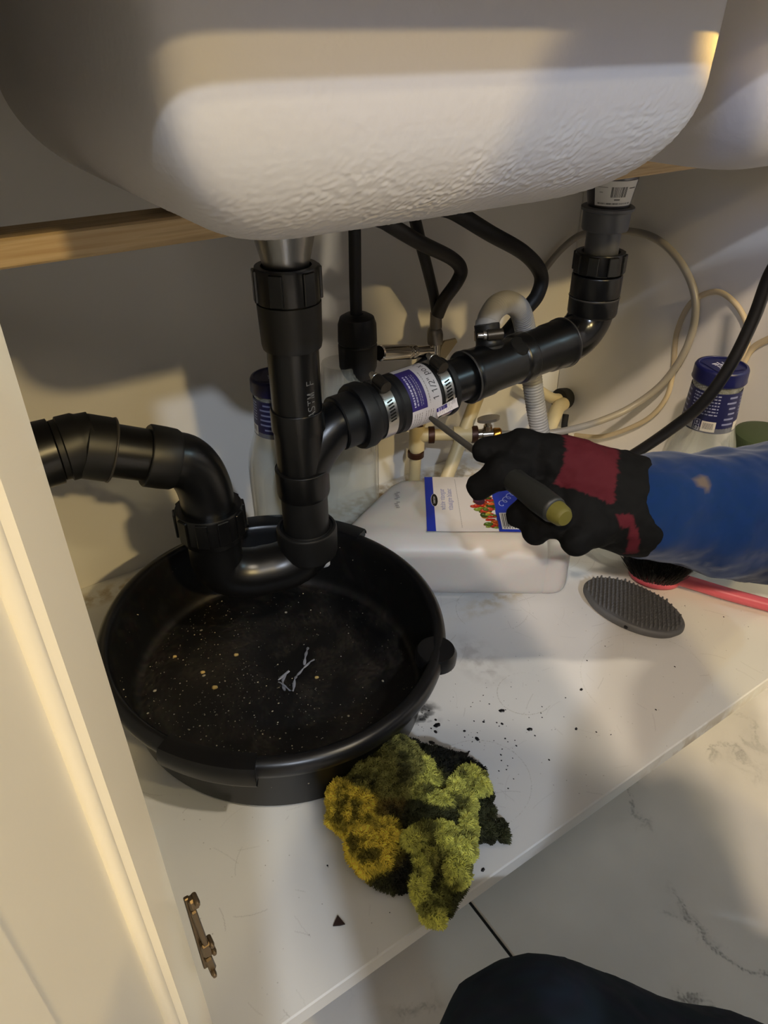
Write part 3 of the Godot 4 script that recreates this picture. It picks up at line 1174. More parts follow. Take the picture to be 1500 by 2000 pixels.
	for j in 2:
		var row := PackedVector3Array()
		for i in 25:
			var a := lerpf(PI - 0.05, PI / 2 - 0.35, i / 24.0)
			var r := lerpf(0.0232, 0.0281, 1 - j) + 0.0003
			row.append(R + V(cos(a) * r, lerpf(0.4125, 0.4382, 1 - j), sin(a) * r))
		rows.append(row)
	b.grid(rows, false, true)
	obj("sticker", b, printed(sticker(), 0.5), t, "white barcode sticker")


func sticker() -> Image:
	var im := paper(512, 256, Color(0.85, 0.85, 0.84))
	var rng := RandomNumberGenerator.new()
	rng.seed = 3
	var x := 190
	while x < 370:
		var w := rng.randi_range(3, 9)
		im.fill_rect(Rect2i(x, 60, w, 105), Color(0.12, 0.12, 0.12))
		x += w + rng.randi_range(3, 8)
	im.fill_rect(Rect2i(395, 70, 95, 10), Color(0.2, 0.2, 0.2))
	im.fill_rect(Rect2i(40, 60, 110, 8), Color(0.6, 0.6, 0.6))
	im.fill_rect(Rect2i(60, 110, 40, 12), Color(0.65, 0.65, 0.65))
	im.fill_rect(Rect2i(235, 182, 70, 14), Color(0.4, 0.4, 0.4))
	for k in 40:
		im.fill_rect(Rect2i(40 + k * 11, 222, rng.randi_range(4, 10), 16), Color(0.35, 0.35, 0.35))
	return im


func coupling_label() -> Image:
	# x runs along the pipe (left to right), y round it from the top to the underside
	var im := paper(384, 1072, Color(0.80, 0.78, 0.78))
	im.fill_rect(Rect2i(0, 90, 196, 510), Color(0.20, 0.16, 0.42))
	write(im, "1 1/2\" po x 1 1/2", 318, 195, 96, Color(0.10, 0.09, 0.09), -90)
	# small print too fine to read: broken strokes that run round the pipe
	var lines := RandomNumberGenerator.new()
	lines.seed = 44
	for q in [[34, 20, 0.85], [74, 16, 0.78], [118, 9, 0.66], [142, 9, 0.66], [228, 12, 0.62]]:
		var y := 190
		while y < 560:
			var l := lines.randi_range(12, 34)
			im.fill_rect(Rect2i(q[0], y, q[1], mini(l, 560 - y)), Color(q[2] * 0.92, q[2] * 0.9, q[2]) if q[0] < 196 else Color(0.6, 0.58, 0.56))
			y += l + lines.randi_range(5, 12)
	for k in 8:
		var rng := RandomNumberGenerator.new()
		rng.seed = k
		var y := 640
		while y < 980:
			var l := rng.randi_range(14, 60)
			im.fill_rect(Rect2i(30 + k * 30 + (k / 4) * 26, y, 8, mini(l, 980 - y)), Color(0.52, 0.50, 0.49))
			y += l + 9
	return im


# ------------------------------------------------------------------ hoses and cords
func hose(called: String, label: String, category: String, pts: Array, r: float, m: Material, seg := 14, per := 10, group := "") -> MeshInstance3D:
	var b := B.new()
	b.tube(smooth(pts, per), r, seg)
	var o := obj(called, b, m)
	tag(o, label, category, group)
	return o


func hoses() -> void:
	var black := mat(Color(0.055, 0.055, 0.06), 0.55)
	relief(tri(black, 20.0), noise_tex(0.08, [], 256), 0.01)
	# pull-down hose with its counterweight
	var t := thing("spray_hose", "black faucet hose hanging straight down through an oval counterweight", "hose", V(0.423, 0.20, -0.69))
	var b := B.new()
	b.tube(smooth([V(0.424, 0.49, -0.690), V(0.424, 0.405, -0.690), V(0.423, 0.335, -0.690), V(0.4235, 0.274, -0.690), V(0.425, 0.237, -0.690), V(0.431, 0.219, -0.692), V(0.452, 0.205, -0.698), V(0.500, 0.205, -0.705), V(0.548, 0.218, -0.712)], 10), 0.0068, 14)
	obj("hose", b, black, t)
	b = B.new()
	b.lathe([Vector2(0.007, -0.046), Vector2(0.0135, -0.045), Vector2(0.0185, -0.038), Vector2(0.0222, -0.028), Vector2(0.0228, -0.002), Vector2(0.0215, 0.0), Vector2(0.0228, 0.002), Vector2(0.0222, 0.022), Vector2(0.0195, 0.030), Vector2(0.0135, 0.0335), Vector2(0.007, 0.034)], 28, Transform3D(Basis(), V(0.4238, 0.271, -0.690)), 0.6)
	obj("counterweight", b, mat(Color(0.06, 0.062, 0.065), 0.5), t)
	hose("supply_hose", "black braided supply hose with a sharp elbow, ending at the chrome valve", "hose", [V(0.404, 0.47, -0.660), V(0.423, 0.42, -0.660), V(0.445, 0.405, -0.660), V(0.495, 0.377, -0.670), V(0.556, 0.3475, -0.690), V(0.5765, 0.330, -0.695), V(0.576, 0.314, -0.700), V(0.569, 0.289, -0.715), V(0.5635, 0.268, -0.721)], 0.0083, mat(Color(0.075, 0.065, 0.06), 0.5), 14, 12)
	hose("supply_hose_001", "straight thin black supply hose passing behind the chrome valve", "hose", [V(0.481, 0.47, -0.69), V(0.495, 0.415, -0.690), V(0.503, 0.396, -0.690), V(0.519, 0.367, -0.700), V(0.547, 0.323, -0.720), V(0.570, 0.280, -0.735), V(0.582, 0.243, -0.745), V(0.590, 0.211, -0.760), V(0.592, 0.17, -0.768)], 0.0068, black)
	hose("supply_hose_002", "thick black supply hose curving down behind the grey drain hose", "hose", [V(0.460, 0.46, -0.66), V(0.507, 0.418, -0.660), V(0.536, 0.405, -0.660), V(0.587, 0.377, -0.660), V(0.651, 0.344, -0.665), V(0.688, 0.312, -0.670), V(0.686, 0.286, -0.670), V(0.669, 0.265, -0.675), V(0.648, 0.235, -0.685), V(0.630, 0.194, -0.72), V(0.62, 0.165, -0.765)], 0.0093, black)
	hose("power_cable", "black cable hanging in front of the blue-lidded bottle at the right", "cable", [V(0.60, 0.49, -0.325), V(0.615, 0.426, -0.330), V(0.623, 0.392, -0.340), V(0.626, 0.354, -0.345), V(0.621, 0.309, -0.352), V(0.613, 0.268, -0.365), V(0.611, 0.231, -0.390), V(0.617, 0.183, -0.430), V(0.628, 0.125, -0.485), V(0.65, 0.06, -0.56), V(0.69, 0.012, -0.64)], 0.0058, mat(Color(0.07, 0.065, 0.065), 0.45))
	# corrugated dishwasher hose
	t = thing("dishwasher_hose", "grey corrugated drain hose looping from the black tee down behind the pipe", "hose", V(0.69, 0.02, -0.62))
	var pts := smooth([V(0.532, 0.272, -0.584), V(0.534, 0.290, -0.592), V(0.543, 0.303, -0.600), V(0.565, 0.3085, -0.612), V(0.594, 0.304, -0.625), V(0.624, 0.287, -0.637), V(0.645, 0.257, -0.645), V(0.659, 0.214, -0.645), V(0.671, 0.158, -0.640), V(0.685, 0.092, -0.630), V(0.700, 0.035, -0.62), V(0.72, 0.014, -0.60)], 60)
	var rad := PackedFloat32Array()
	var len := 0.0
	var pre := 0.0
	for k in pts.size():
		if k:
			len += pts[k].distance_to(pts[k - 1])
		# smooth cuff at the clamp and over the bend, ribs elsewhere
		var amp := 0.00085 * clampf((len - 0.045) * 60.0, 0.0, 1.0)
		rad.append(0.0128 + amp * sin(len / 0.0042 * TAU) + (0.0012 if len < 0.03 else 0.0))
	b = B.new()
	b.tube(pts, rad, 22)
	obj("corrugated_tube", b, mat(Color(0.60, 0.60, 0.60), 0.5), t)
	worm_clamp(t, V(0.5335, 0.287, -0.590), V(0.15, 1, -0.35), 0.0145, 0.011, mat(Color(0.75, 0.73, 0.70), 0.3, 1.0), mat(Color(0.1, 0.1, 0.1)), 1.44)


# ------------------------------------------------------------------ water supply on the back wall
func supply() -> void:
	var chrome := mat(Color(0.80, 0.77, 0.72), 0.16, 1.0)
	var cream := mat(Color(0.80, 0.74, 0.58), 0.45)
	var copper := mat(Color(0.26, 0.15, 0.10), 0.45, 0.4)
	var b: B
	# chrome stop valve
	var t := thing("stop_valve", "chrome stop valve with a long round handle on the back wall", "valve", V(0.565, 0.215, -0.725))
	b = B.new()
	var p0 := V(0.453, 0.252, -0.690)
	var p1 := V(0.534, 0.2275, -0.7165)
	b.lathe([Vector2(0.0, 0.0), Vector2(0.0085, 0.0), Vector2(0.0098, 0.0015), Vector2(0.0098, 0.055), Vector2(0.0085, 0.058), Vector2(0.006, 0.059)], 28, along(p0, p1 - p0))
	obj("handle", b, chrome, t)
	b = B.new()
	b.lathe([Vector2(0.0085, 0.058), Vector2(0.0092, 0.060), Vector2(0.0092, 0.064), Vector2(0.0078, 0.066), Vector2(0.0092, 0.069), Vector2(0.0092, 0.074), Vector2(0.0075, 0.076), Vector2(0.0075, 0.112), Vector2(0.0, 0.112)], 24, along(p0, p1 - p0))
	b.lathe([Vector2(0.0, -0.022), Vector2(0.0075, -0.022), Vector2(0.008, 0.014), Vector2(0.0072, 0.016)], 24, Transform3D(Basis(), V(0.563, 0.218, -0.724)))
	obj("valve_body", b, chrome, t)
	b = B.new()
	b.lathe([Vector2(0.0072, 0.012), Vector2(0.0105, 0.0125), Vector2(0.0112, 0.016), Vector2(0.0112, 0.026), Vector2(0.0100, 0.031), Vector2(0.0078, 0.033), Vector2(0.0078, 0.052), Vector2(0.0070, 0.053), Vector2(0.004, 0.053)], 6, Transform3D(Basis(), V(0.563, 0.218, -0.724)))
	obj("hose_nut", b, mat(Color(0.55, 0.52, 0.48), 0.35, 0.9), t)
	b = B.new()
	b.prism(PackedVector2Array([Vector2(-0.004, -0.006), Vector2(0.004, -0.008), Vector2(0.020, 0.014), Vector2(0.018, 0.018), Vector2(0.002, 0.016), Vector2(-0.002, 0.010)]), 0.005, Transform3D(Basis(Vector3.UP, -0.35), V(0.583, 0.211, -0.734)))
	obj("lever", b, mat(Color(0.60, 0.55, 0.45), 0.3, 0.8), t)

	# cream riser with a tee, collars and the crosswise run
	t = thing("riser_pipe", "cream plastic riser with a tee and dark collars on the back wall", "pipe", V(0.553, 0.0, -0.745))
	b = B.new()
	b.tube([V(0.549, -0.004, -0.745), V(0.551, 0.05, -0.745), V(0.553, 0.09, -0.745), V(0.559, 0.150, -0.735), V(0.563, 0.20, -0.7245)], 0.0085, 20)
	obj("upright", b, cream, t)
	b = B.new()
	b.lathe([Vector2(0.009, 0.066), Vector2(0.0112, 0.067), Vector2(0.0112, 0.110), Vector2(0.009, 0.111)], 24, Transform3D(Basis(), V(0.553, 0, -0.745)))
	var hd := V(0.078, 0.0, 0.051).normalized()
	b.lathe([Vector2(0.0, 0.0), Vector2(0.0105, 0.0), Vector2(0.0105, 0.0175), Vector2(0.009, 0.0185)], 24, along(V(0.553, 0.09, -0.745), hd))
	obj("tee", b, cream, t)
	b = B.new()
	b.tube([V(0.553, 0.09, -0.745), V(0.553, 0.09, -0.745) + hd * 0.085], 0.0085, 20)
	obj("crosswise_pipe", b, cream, t)
	b = B.new()
	b.tube([V(0.553, 0.09, -0.745) + hd * 0.052, V(0.553, 0.09, -0.745) + hd * 0.083], 0.0118, 20)
	obj("socket", b, cream, t)
	for q in [[V(0.5535, 0.112, -0.745), V(0, 1, 0.05), 0.012], [V(0.5515, 0.060, -0.745), V(0, 1, 0), 0.012], [V(0.553, 0.09, -0.745) + hd * 0.0205, hd, 0.0122], [V(0.553, 0.09, -0.745) + hd * 0.082, hd, 0.0125]]:
		b = B.new()
		b.lathe([Vector2(0.009, -0.0045), Vector2(q[2] - 0.0008, -0.0045), Vector2(q[2], -0.0038), Vector2(q[2], 0.0038), Vector2(q[2] - 0.0008, 0.0045), Vector2(0.009, 0.0045)], 24, along(q[0], q[1]))
		obj("crimp_ring", b, copper, t)

	# small chrome valve with an oval handle
	var s0 := V(0.553, 0.09, -0.745) + hd * 0.087
	t = thing("shutoff_valve", "small chrome and brass shut-off valve with an oval handle", "valve", s0)
	b = B.new()
	b.lathe([Vector2(0.0, 0.0), Vector2(0.0078, 0.0), Vector2(0.0078, 0.006), Vector2(0.0092, 0.007), Vector2(0.0092, 0.021), Vector2(0.0078, 0.022), Vector2(0.0, 0.022)], 20, along(s0, hd))
	b.lathe([Vector2(0.0062, 0.0), Vector2(0.0062, 0.014), Vector2(0.0045, 0.016), Vector2(0.0045, 0.022), Vector2(0.0, 0.022)], 16, Transform3D(Basis(), s0 + hd * 0.0135))
	obj("valve_body", b, chrome, t)
	b = B.new()
	var oval := PackedVector2Array()
	for k in 24:
		oval.append(Vector2(cos(TAU * k / 24.0) * 0.0175, sin(TAU * k / 24.0) * 0.0088))
	b.prism(oval, 0.0045, Transform3D(Basis(Vector3.RIGHT, -PI / 2).rotated(Vector3.UP, -0.2), s0 + hd * 0.0135 + V(0, 0.022, 0)))
	obj("oval_handle", b, mat(Color(0.62, 0.60, 0.57), 0.3, 0.8), t)
	b = B.new()
	b.lathe([Vector2(0.0, 0.022), Vector2(0.0092, 0.022), Vector2(0.0098, 0.024), Vector2(0.0098, 0.031), Vector2(0.0080, 0.033), Vector2(0.0, 0.033)], 8, along(s0, hd))
	obj("brass_nut", b, mat(Color(0.75, 0.52, 0.20), 0.28, 1.0), t)
	var pe := s0 + hd * 0.030
	hose("water_tube", "translucent white water tube running from the shut-off valve round the right wall", "tube", [pe, pe + hd * 0.03, V(0.705, 0.093, -0.64), V(0.740, 0.098, -0.622), V(0.785, 0.104, -0.610), V(0.829, 0.119, -0.597), V(0.854, 0.160, -0.572), V(0.862, 0.219, -0.554), V(0.864, 0.273, -0.559), V(0.866, 0.312, -0.590), V(0.868, 0.336, -0.638), V(0.868, 0.338, -0.692), V(0.860, 0.325, -0.755), V(0.835, 0.303, -0.775), V(0.795, 0.265, -0.779)], 0.0050, mat(Color(0.58, 0.56, 0.52), 0.35), 16, 12)
	# leaning pipe
	t = thing("leaning_pipe", "cream plastic pipe leaning in front of the crosswise run", "pipe", V(0.552, 0.0, -0.685))
	b = B.new()
	b.tube([V(0.655, 0.160, -0.724), V(0.605, 0.085, -0.708), V(0.548, 0.003, -0.688)], 0.0095, 20)
	obj("tube", b, cream, t)
	# stubs that leave through the right wall
	t = thing("wall_stub", "two white pipe stubs with a black foam collar in the back right corner", "pipe", V(0.84, 0.05, -0.75))
	b = B.new()
	b.tube(smooth([V(0.770, 0.115, -0.742), V(0.800, 0.092, -0.746), V(0.832, 0.072, -0.752), V(0.862, 0.062, -0.758)], 6), 0.0085, 18)
	obj("stub", b, cream, t)
	b = B.new()
	b.tube(smooth([V(0.772, 0.050, -0.700), V(0.795, 0.064, -0.712), V(0.820, 0.0675, -0.728), V(0.846, 0.062, -0.742)], 6), 0.0110, 18)
	obj("stub", b, cream, t)
	b = B.new()
	b.lathe([Vector2(0.009, -0.010), Vector2(0.0160, -0.010), Vector2(0.0175, -0.006), Vector2(0.0175, 0.010), Vector2(0.009, 0.012)], 22, along(V(0.858, 0.063, -0.756), V(1, -0.25, -0.15)))
	b.tube(smooth([V(0.822, 0.062, -0.712), V(0.818, 0.042, -0.708), V(0.822, 0.022, -0.704), V(0.834, 0.010, -0.70)], 6), 0.0050, 12)
	obj("foam_collar", b, mat(Color(0.03, 0.03, 0.03), 0.8), t)
	# cream cords on the right wall
	var ivory := mat(Color(0.74, 0.68, 0.56), 0.5)
	hose("mains_cable", "cream power cord arching over the right wall and trailing along the corner", "cord", [V(0.868, 0.191, -0.478), V(0.868, 0.210, -0.478), V(0.868, 0.241, -0.477), V(0.868, 0.268, -0.488), V(0.868, 0.287, -0.512), V(0.868, 0.291, -0.539), V(0.868, 0.269, -0.568), V(0.868, 0.226, -0.579), V(0.868, 0.176, -0.572), V(0.868, 0.134, -0.572), V(0.866, 0.095, -0.590), V(0.862, 0.060, -0.625), V(0.860, 0.030, -0.668), V(0.862, 0.010, -0.72)], 0.0036, ivory, 12, 10)
	hose("mains_cable_001", "short cream cord end hanging beside the blue-lidded bottle at the right", "cord", [V(0.870, 0.30, -0.405), V(0.870, 0.266, -0.438), V(0.870, 0.253, -0.454), V(0.870, 0.236, -0.470), V(0.869, 0.212, -0.476), V(0.869, 0.189, -0.474)], 0.0042, ivory, 12, 10)


# ------------------------------------------------------------------ drip pan
func pan() -> void:
	var t := thing("drip_pan", "round black plastic drip pan dusted with grit under the trap", "pan", V(0.209, 0, -0.516))
	var xf := Transform3D(Basis().scaled(V(0.962, 1.0, 1.032)), V(0.209, 0, -0.516))
	var b := B.new()
	b.lathe([Vector2(0.0, 0.0008), Vector2(0.148, 0.0008), Vector2(0.153, 0.004), Vector2(0.1590, 0.066), Vector2(0.1600, 0.0675), Vector2(0.1700, 0.0675), Vector2(0.1735, 0.070), Vector2(0.1745, 0.075), Vector2(0.1735, 0.081), Vector2(0.1700, 0.0845), Vector2(0.1655, 0.0855), Vector2(0.1625, 0.0840), Vector2(0.1610, 0.0800)], 120, xf, 0.9)
	var m := mat(Color(0.06, 0.06, 0.066), 0.32)
	obj("shell", b, m, t)
	b = B.new()
	var f := FastNoiseLite.new()
	f.seed = 21
	f.frequency = 22.0
	f.fractal_octaves = 5
	var fine := FastNoiseLite.new()
	fine.seed = 22
	fine.frequency = 260.0
	var rows := []
	var prof := [Vector2(0.1610, 0.080)]
	for k in 12:
		prof.append(Vector2(0.1595 - 0.0075 * k / 11.0, 0.076 - 0.062 * k / 11.0))
	prof.append(Vector2(0.1485, 0.0085))
	for k in 60:
		prof.append(Vector2(0.145 * (1.0 - k / 59.0), 0.0070))
	for q in prof:
		var row := PackedVector3Array()
		for i in 241:
			var a := TAU * (i % 240) / 240.0
			row.append(xf * V(q.x * cos(a), q.y, q.x * sin(a)))
		rows.append(row)
	b.grid(rows, true, false, func(p: Vector3):
		var d := clampf(f.get_noise_3dv(p) * 1.3 + 0.45, 0.0, 1.0) * clampf(fine.get_noise_3dv(p) * 1.2 + 0.5, 0.0, 1.0)
		if p.y > 0.012:
			d *= 0.35
		return Color(0.0042, 0.0042, 0.0048).lerp(Color(0.050, 0.042, 0.032), d * 0.6))
	obj("dusty_inside", b, vcol(0.42), t)
	# rolled lips for pouring and lifting
	for q in [[2.14, 2.62, 0.0035], [-1.25, -0.42, 0.0045]]:
		b = B.new()
		b.lathe([Vector2(0.168, 0.0655), Vector2(0.1755 + q[2], 0.0665), Vector2(0.1785 + q[2], 0.072), Vector2(0.1780 + q[2], 0.083), Vector2(0.1750 + q[2], 0.0875), Vector2(0.168, 0.0880), Vector2(0.1615, 0.0862)], 24, xf, 0.9, q[0], q[1])
		for a in [q[0], q[1]]:
			b.poly([xf * V(cos(a) * 0.168, 0.0655, sin(a) * 0.168), xf * V(cos(a) * 0.181, 0.072, sin(a) * 0.181), xf * V(cos(a) * 0.179, 0.0875, sin(a) * 0.179), xf * V(cos(a) * 0.1615, 0.0862, sin(a) * 0.1615)], xf * V(cos((q[0] + q[1]) / 2) * 0.17, 0.076, sin((q[0] + q[1]) / 2) * 0.17))
		obj("pouring_lip", b, m, t)
	b = B.new()
	b.lathe([Vector2(0.0, 0.0655), Vector2(0.016, 0.0655), Vector2(0.0195, 0.069), Vector2(0.020, 0.078), Vector2(0.0175, 0.0835), Vector2(0.0, 0.0850)], 32, Transform3D(Basis(), xf * V(cos(0.82) * 0.166, 0, sin(0.82) * 0.166)))
	obj("lifting_ear", b, m, t)
	# grit: too small and many to count
	var rng := RandomNumberGenerator.new()
	rng.seed = 5
	var mm := MultiMesh.new()
	mm.transform_format = MultiMesh.TRANSFORM_3D
	mm.use_colors = true
	var grain := SphereMesh.new()
	grain.radius = 0.5
	grain.height = 0.8
	grain.radial_segments = 6
	grain.rings = 3
	mm.mesh = grain
	mm.instance_count = 900
	for k in 900:
		var a := rng.randf() * TAU
		var r := sqrt(rng.randf()) * 0.143
		var p := V(cos(a) * r, 0.0072, sin(a) * r)
		if rng.randf() < 0.6 and p.x - p.z * 0.5 > 0.02:
			p.x = -absf(p.x)
		if rng.randf() < 0.12:
			p = V(cos(a) * 0.156, rng.randf_range(0.03, 0.07), sin(a) * 0.156)
		var s := 0.0005 + 0.0011 * pow(rng.randf(), 3.0)
		if k % 60 == 0:
			s = rng.randf_range(0.002, 0.0036)
		mm.set_instance_transform(k, Transform3D(Basis(Vector3.UP, rng.randf() * 6).scaled(V(s * rng.randf_range(0.7, 1.5), s * 0.7, s)), xf * p - V(0.209, 0, -0.516)))
		mm.set_instance_color(k, Color(0.55, 0.47, 0.30).lerp(Color(0.30, 0.29, 0.27), rng.randf()) * rng.randf_range(0.35, 1.0))
	var mi := MultiMeshInstance3D.new()
	mi.name = "grit"
	mi.multimesh = mm
	mi.material_override = vcol(0.8)
	mi.set_meta("kind", "stuff")
	t.add_child(mi)
	# food crumbs one can tell apart
	var cm := mat(Color(0.72, 0.62, 0.38), 0.8)
	var spots := [[V(0.126, 0.0085, -0.601), "pale food crumb farthest left in the black pan"], [V(0.142, 0.0085, -0.562), "pale food crumb in the black pan, the rear one of a close pair"], [V(0.144, 0.0085, -0.535), "largest pale food crumb, lying near the front of the black pan"], [V(0.238, 0.0085, -0.488), "pale food crumb touching the clear film scrap in the black pan"], [V(0.182, 0.0085, -0.566), "pale food crumb nearest the trap bend in the black pan"]]
	for k in spots.size():
		b = B.new()
		var s := 0.0023 if k == 2 else 0.0016 + 0.0003 * (k % 3)
		b.nets([[spots[k][0], spots[k][0] + V(s, 0, s * 0.4), s, s * 0.8]], s * 0.5, s * 0.3)
		tag(obj("crumb", b, cm), spots[k][1], "crumb", "pale crumbs in the black pan")
	# scrap of clear film
	b = B.new()
	for strip in [[V(0.2025, 0.010, -0.505), V(0.217, 0.012, -0.509), V(0.207, 0.0095, -0.503), V(0.2015, 0.010, -0.488)], [V(0.2020, 0.010, -0.503), V(0.2035, 0.0125, -0.495), V(0.208, 0.0095, -0.484), V(0.2165, 0.013, -0.494), V(0.224, 0.010, -0.501), V(0.239, 0.013, -0.506), V(0.248, 0.011, -0.5095)], [V(0.2345, 0.012, -0.507), V(0.2420, 0.015, -0.517), V(0.2510, 0.011, -0.529)]]:
		var pts := smooth(strip, 6)
		rows = []
		for k in pts.size():
			var w := 0.0009 * (0.4 + absf(sin(k * 0.7)))
			rows.append(PackedVector3Array([pts[k] + V(-w, 0.0, -w), pts[k] + V(0, 0.0016, 0), pts[k] + V(w, 0.0004, w)]))
		b.grid(rows)
	tag(obj("film_scrap", b, mat(Color(0.50, 0.51, 0.54), 0.25)), "crumpled scrap of clear plastic film lying in the black pan", "scrap")


# ------------------------------------------------------------------ vinegar jug on its side
func jug() -> void:
	var U := V(0.8197, 0, 0.5728)
	var N := V(0.5728, 0, -0.8197)
	var P := V(0.447, 0, -0.507)
	var at := func(u: float, n: float, y: float) -> Vector3: return P + U * u + N * n + V(0, y, 0)
	var t := thing("vinegar_jug", "translucent white plastic vinegar jug lying on its side behind the pan", "jug", P + U * 0.02 + N * 0.075)
	# sections along the jug: [u, near side, far side, underside, top]
	var secs := [[-0.150, 0.020, 0.052, 0.025, 0.060], [-0.142, 0.017, 0.056, 0.021, 0.064], [-0.131, 0.012, 0.066, 0.015, 0.071], [-0.120, 0.008, 0.080, 0.010, 0.077], [-0.104, 0.004, 0.104, 0.005, 0.082], [-0.088, 0.001, 0.132, 0.002, 0.085], [-0.076, 0.0, 0.146, 0.001, 0.086], [-0.066, 0.0, 0.150, 0.0006, 0.0865], [-0.03, 0.0, 0.151, 0.0004, 0.0868], [0.03, 0.0, 0.151, 0.0004, 0.0868], [0.09, 0.0, 0.151, 0.0004, 0.0868], [0.096, 0.0008, 0.150, 0.001, 0.086], [0.100, 0.0, 0.151, 0.0004, 0.0868], [0.112, 0.0005, 0.150, 0.0008, 0.0862], [0.119, 0.003, 0.148, 0.003, 0.084], [0.124, 0.008, 0.143, 0.008, 0.079], [0.1255, 0.016, 0.135, 0.016, 0.071], [0.122, 0.03, 0.12, 0.028, 0.058], [0.120, 0.0749, 0.0751, 0.0429, 0.0431]]
	var fine := []
	for k in secs.size() - 1:
		for i in 3:
			var row := []
			for e in 5:
				row.append(cubic_interpolate(secs[k][e], secs[k + 1][e], secs[maxi(k - 1, 0)][e], secs[mini(k + 2, secs.size() - 1)][e], i / 3.0))
			fine.append(row)
	fine.append(secs[-1])
	var rows := []
	for s in fine:
		var row := PackedVector3Array()
		var cn: float = (s[1] + s[2]) / 2
		var cy: float = (s[3] + s[4]) / 2
		for i in 65:
			var a := TAU * (i % 64) / 64.0
			var k := pow(pow(absf(cos(a)), 6.0) + pow(absf(sin(a)), 6.0), -1.0 / 6.0)
			var n: float = cn + cos(a) * k * (s[2] - s[1]) / 2
			var y: float = cy + sin(a) * k * (s[4] - s[3]) / 2
			# long chamfer on the near upper edge
			var over := clampf((y - 0.066) / 0.021, 0.0, 1.0) * clampf(1.0 - (n - s[1]) / 0.03, 0.0, 1.0)
			n += over * 0.012
			row.append(at.call(s[0], n, y))
		rows.append(row)
	var hd := mat(Color(0.76, 0.74, 0.72), 0.38)
	hd.subsurf_scatter_enabled = true
	hd.subsurf_scatter_strength = 0.3
	var b := B.new()
	b.grid(rows, true)
	obj("body", b, hd, t)
	b = B.new()
	var c0: Vector3 = at.call(-0.150, 0.036, 0.0425)
	b.lathe([Vector2(0.0, -0.002), Vector2(0.0155, -0.002), Vector2(0.0155, 0.006), Vector2(0.0185, 0.007), Vector2(0.0190, 0.010), Vector2(0.0190, 0.024), Vector2(0.0175, 0.026), Vector2(0.0, 0.026)], 36, along(c0, -U))
	obj("cap", b, mat(Color(0.85, 0.84, 0.82), 0.4), t)
	b = B.new()
	rows = []
	for j in 9:
		var n := lerpf(0.143, 0.020, j / 8.0)
		var row := PackedVector3Array()
		for i in 9:
			row.append(at.call(lerpf(-0.042, 0.086, i / 8.0), n, 0.0872 + 0.0003 * sin(i * 1.3 + j)))
		rows.append(row)
	b.grid(rows)
	obj("label", b, printed(vinegar_label(), 0.4), t, "white and blue label with a picture of vegetables")
	b = B.new()
	for k in 10:
		if k == 4:
			continue
		var u := -0.078 - 0.0012 * (k % 3)
		var n := 0.070 + k * 0.0038
		b.poly([at.call(u, n, 0.0870), at.call(u + 0.0042, n, 0.0870), at.call(u + 0.0042, n + 0.0022, 0.0870), at.call(u, n + 0.0022, 0.0870)], at.call(u, n, 0.05))
	obj("stamp", b, mat(Color(0.55, 0.54, 0.53), 0.7), t, "faint grey date stamp")


func vinegar_label() -> Image:
	var W := 768
	var H := 736
	var im := paper(W, H, Color(0.84, 0.83, 0.84))
	var blue := Color(0.11, 0.20, 0.66)
	im.fill_rect(Rect2i(0, 0, 62, H), blue)
	im.fill_rect(Rect2i(500, 0, W - 500, H), blue)
	disc(im, 66, 330, 27, 88, Color(0.85, 0.85, 0.87))
	disc(im, 66, 330, 24, 84, Color(0.03, 0.03, 0.04))
	write(im, "Selection", 64, 330, 24, Color(0.95, 0.95, 0.95), -90, "Droid Sans")
	write(im, "white vinegar", 128, 320, 44, Color(0.30, 0.36, 0.66), -90, "Droid Serif", 1.0)
	write(im, "vinaigre blanc", 182, 320, 44, Color(0.30, 0.36, 0.66), -90, "Droid Serif", 1.0)
	for y in range(30, 690):
		im.fill_rect(Rect2i(232 + int(y * 0.02), y, 5 if (y / 9) % 3 else 3, 1), Color(0.66, 0.66, 0.68))
	var rng := RandomNumberGenerator.new()
	rng.seed = 12
	var cols := [Color(0.70, 0.16, 0.10), Color(0.80, 0.36, 0.16), Color(0.30, 0.42, 0.14), Color(0.48, 0.56, 0.18), Color(0.80, 0.58, 0.20), Color(0.22, 0.30, 0.10), Color(0.72, 0.24, 0.16)]
	for k in 190:
		var x := rng.randf_range(345, 500)
		var y := rng.randf_range(20, 690)
		if x < 420 - 75 * sin(y / 690.0 * PI) + rng.randf() * 30:
			continue
		var r := rng.randf_range(10, 34)
		var c: Color = cols[rng.randi() % cols.size()]
		disc(im, x, y, r, r * rng.randf_range(0.5, 1.1), c.darkened(0.25))
		disc(im, x - r * 0.1, y - r * 0.1, r * 0.75, r * 0.6, c)
		disc(im, x - r * 0.3, y - r * 0.3, r * 0.25, r * 0.18, c.lightened(0.35))
	disc(im, 395, 330, 44, 66, Color(0.25, 0.12, 0.20))
	disc(im, 385, 310, 20, 40, Color(0.36, 0.20, 0.30))
	disc(im, 385, 215, 20, 24, Color(0.86, 0.80, 0.68))
	im.fill_rect(Rect2i(505, 0, W - 505, H), blue)
	im.fill_rect(Rect2i(525, 500, 230, 205), Color(0.86, 0.86, 0.88))
	var x := 536
	while x < 740:
		var w := rng.randi_range(3, 8)
		im.fill_rect(Rect2i(x, 508, w, 170), Color(0.08, 0.08, 0.10))
		x += w + rng.randi_range(3, 7)
	for k in 11:
		im.fill_rect(Rect2i(540 + k * 18, 684, 10, 12), Color(0.25, 0.25, 0.27))
	# curling white script on the blue panel, mostly under the hand
	for k in 260:
		var a := k / 260.0 * TAU * 4.0
		disc(im, 545 + k * 0.5 + cos(a) * 22, 390 - k * 0.75 + sin(a) * 26, 3, 3, Color(0.62, 0.66, 0.86))
	return im


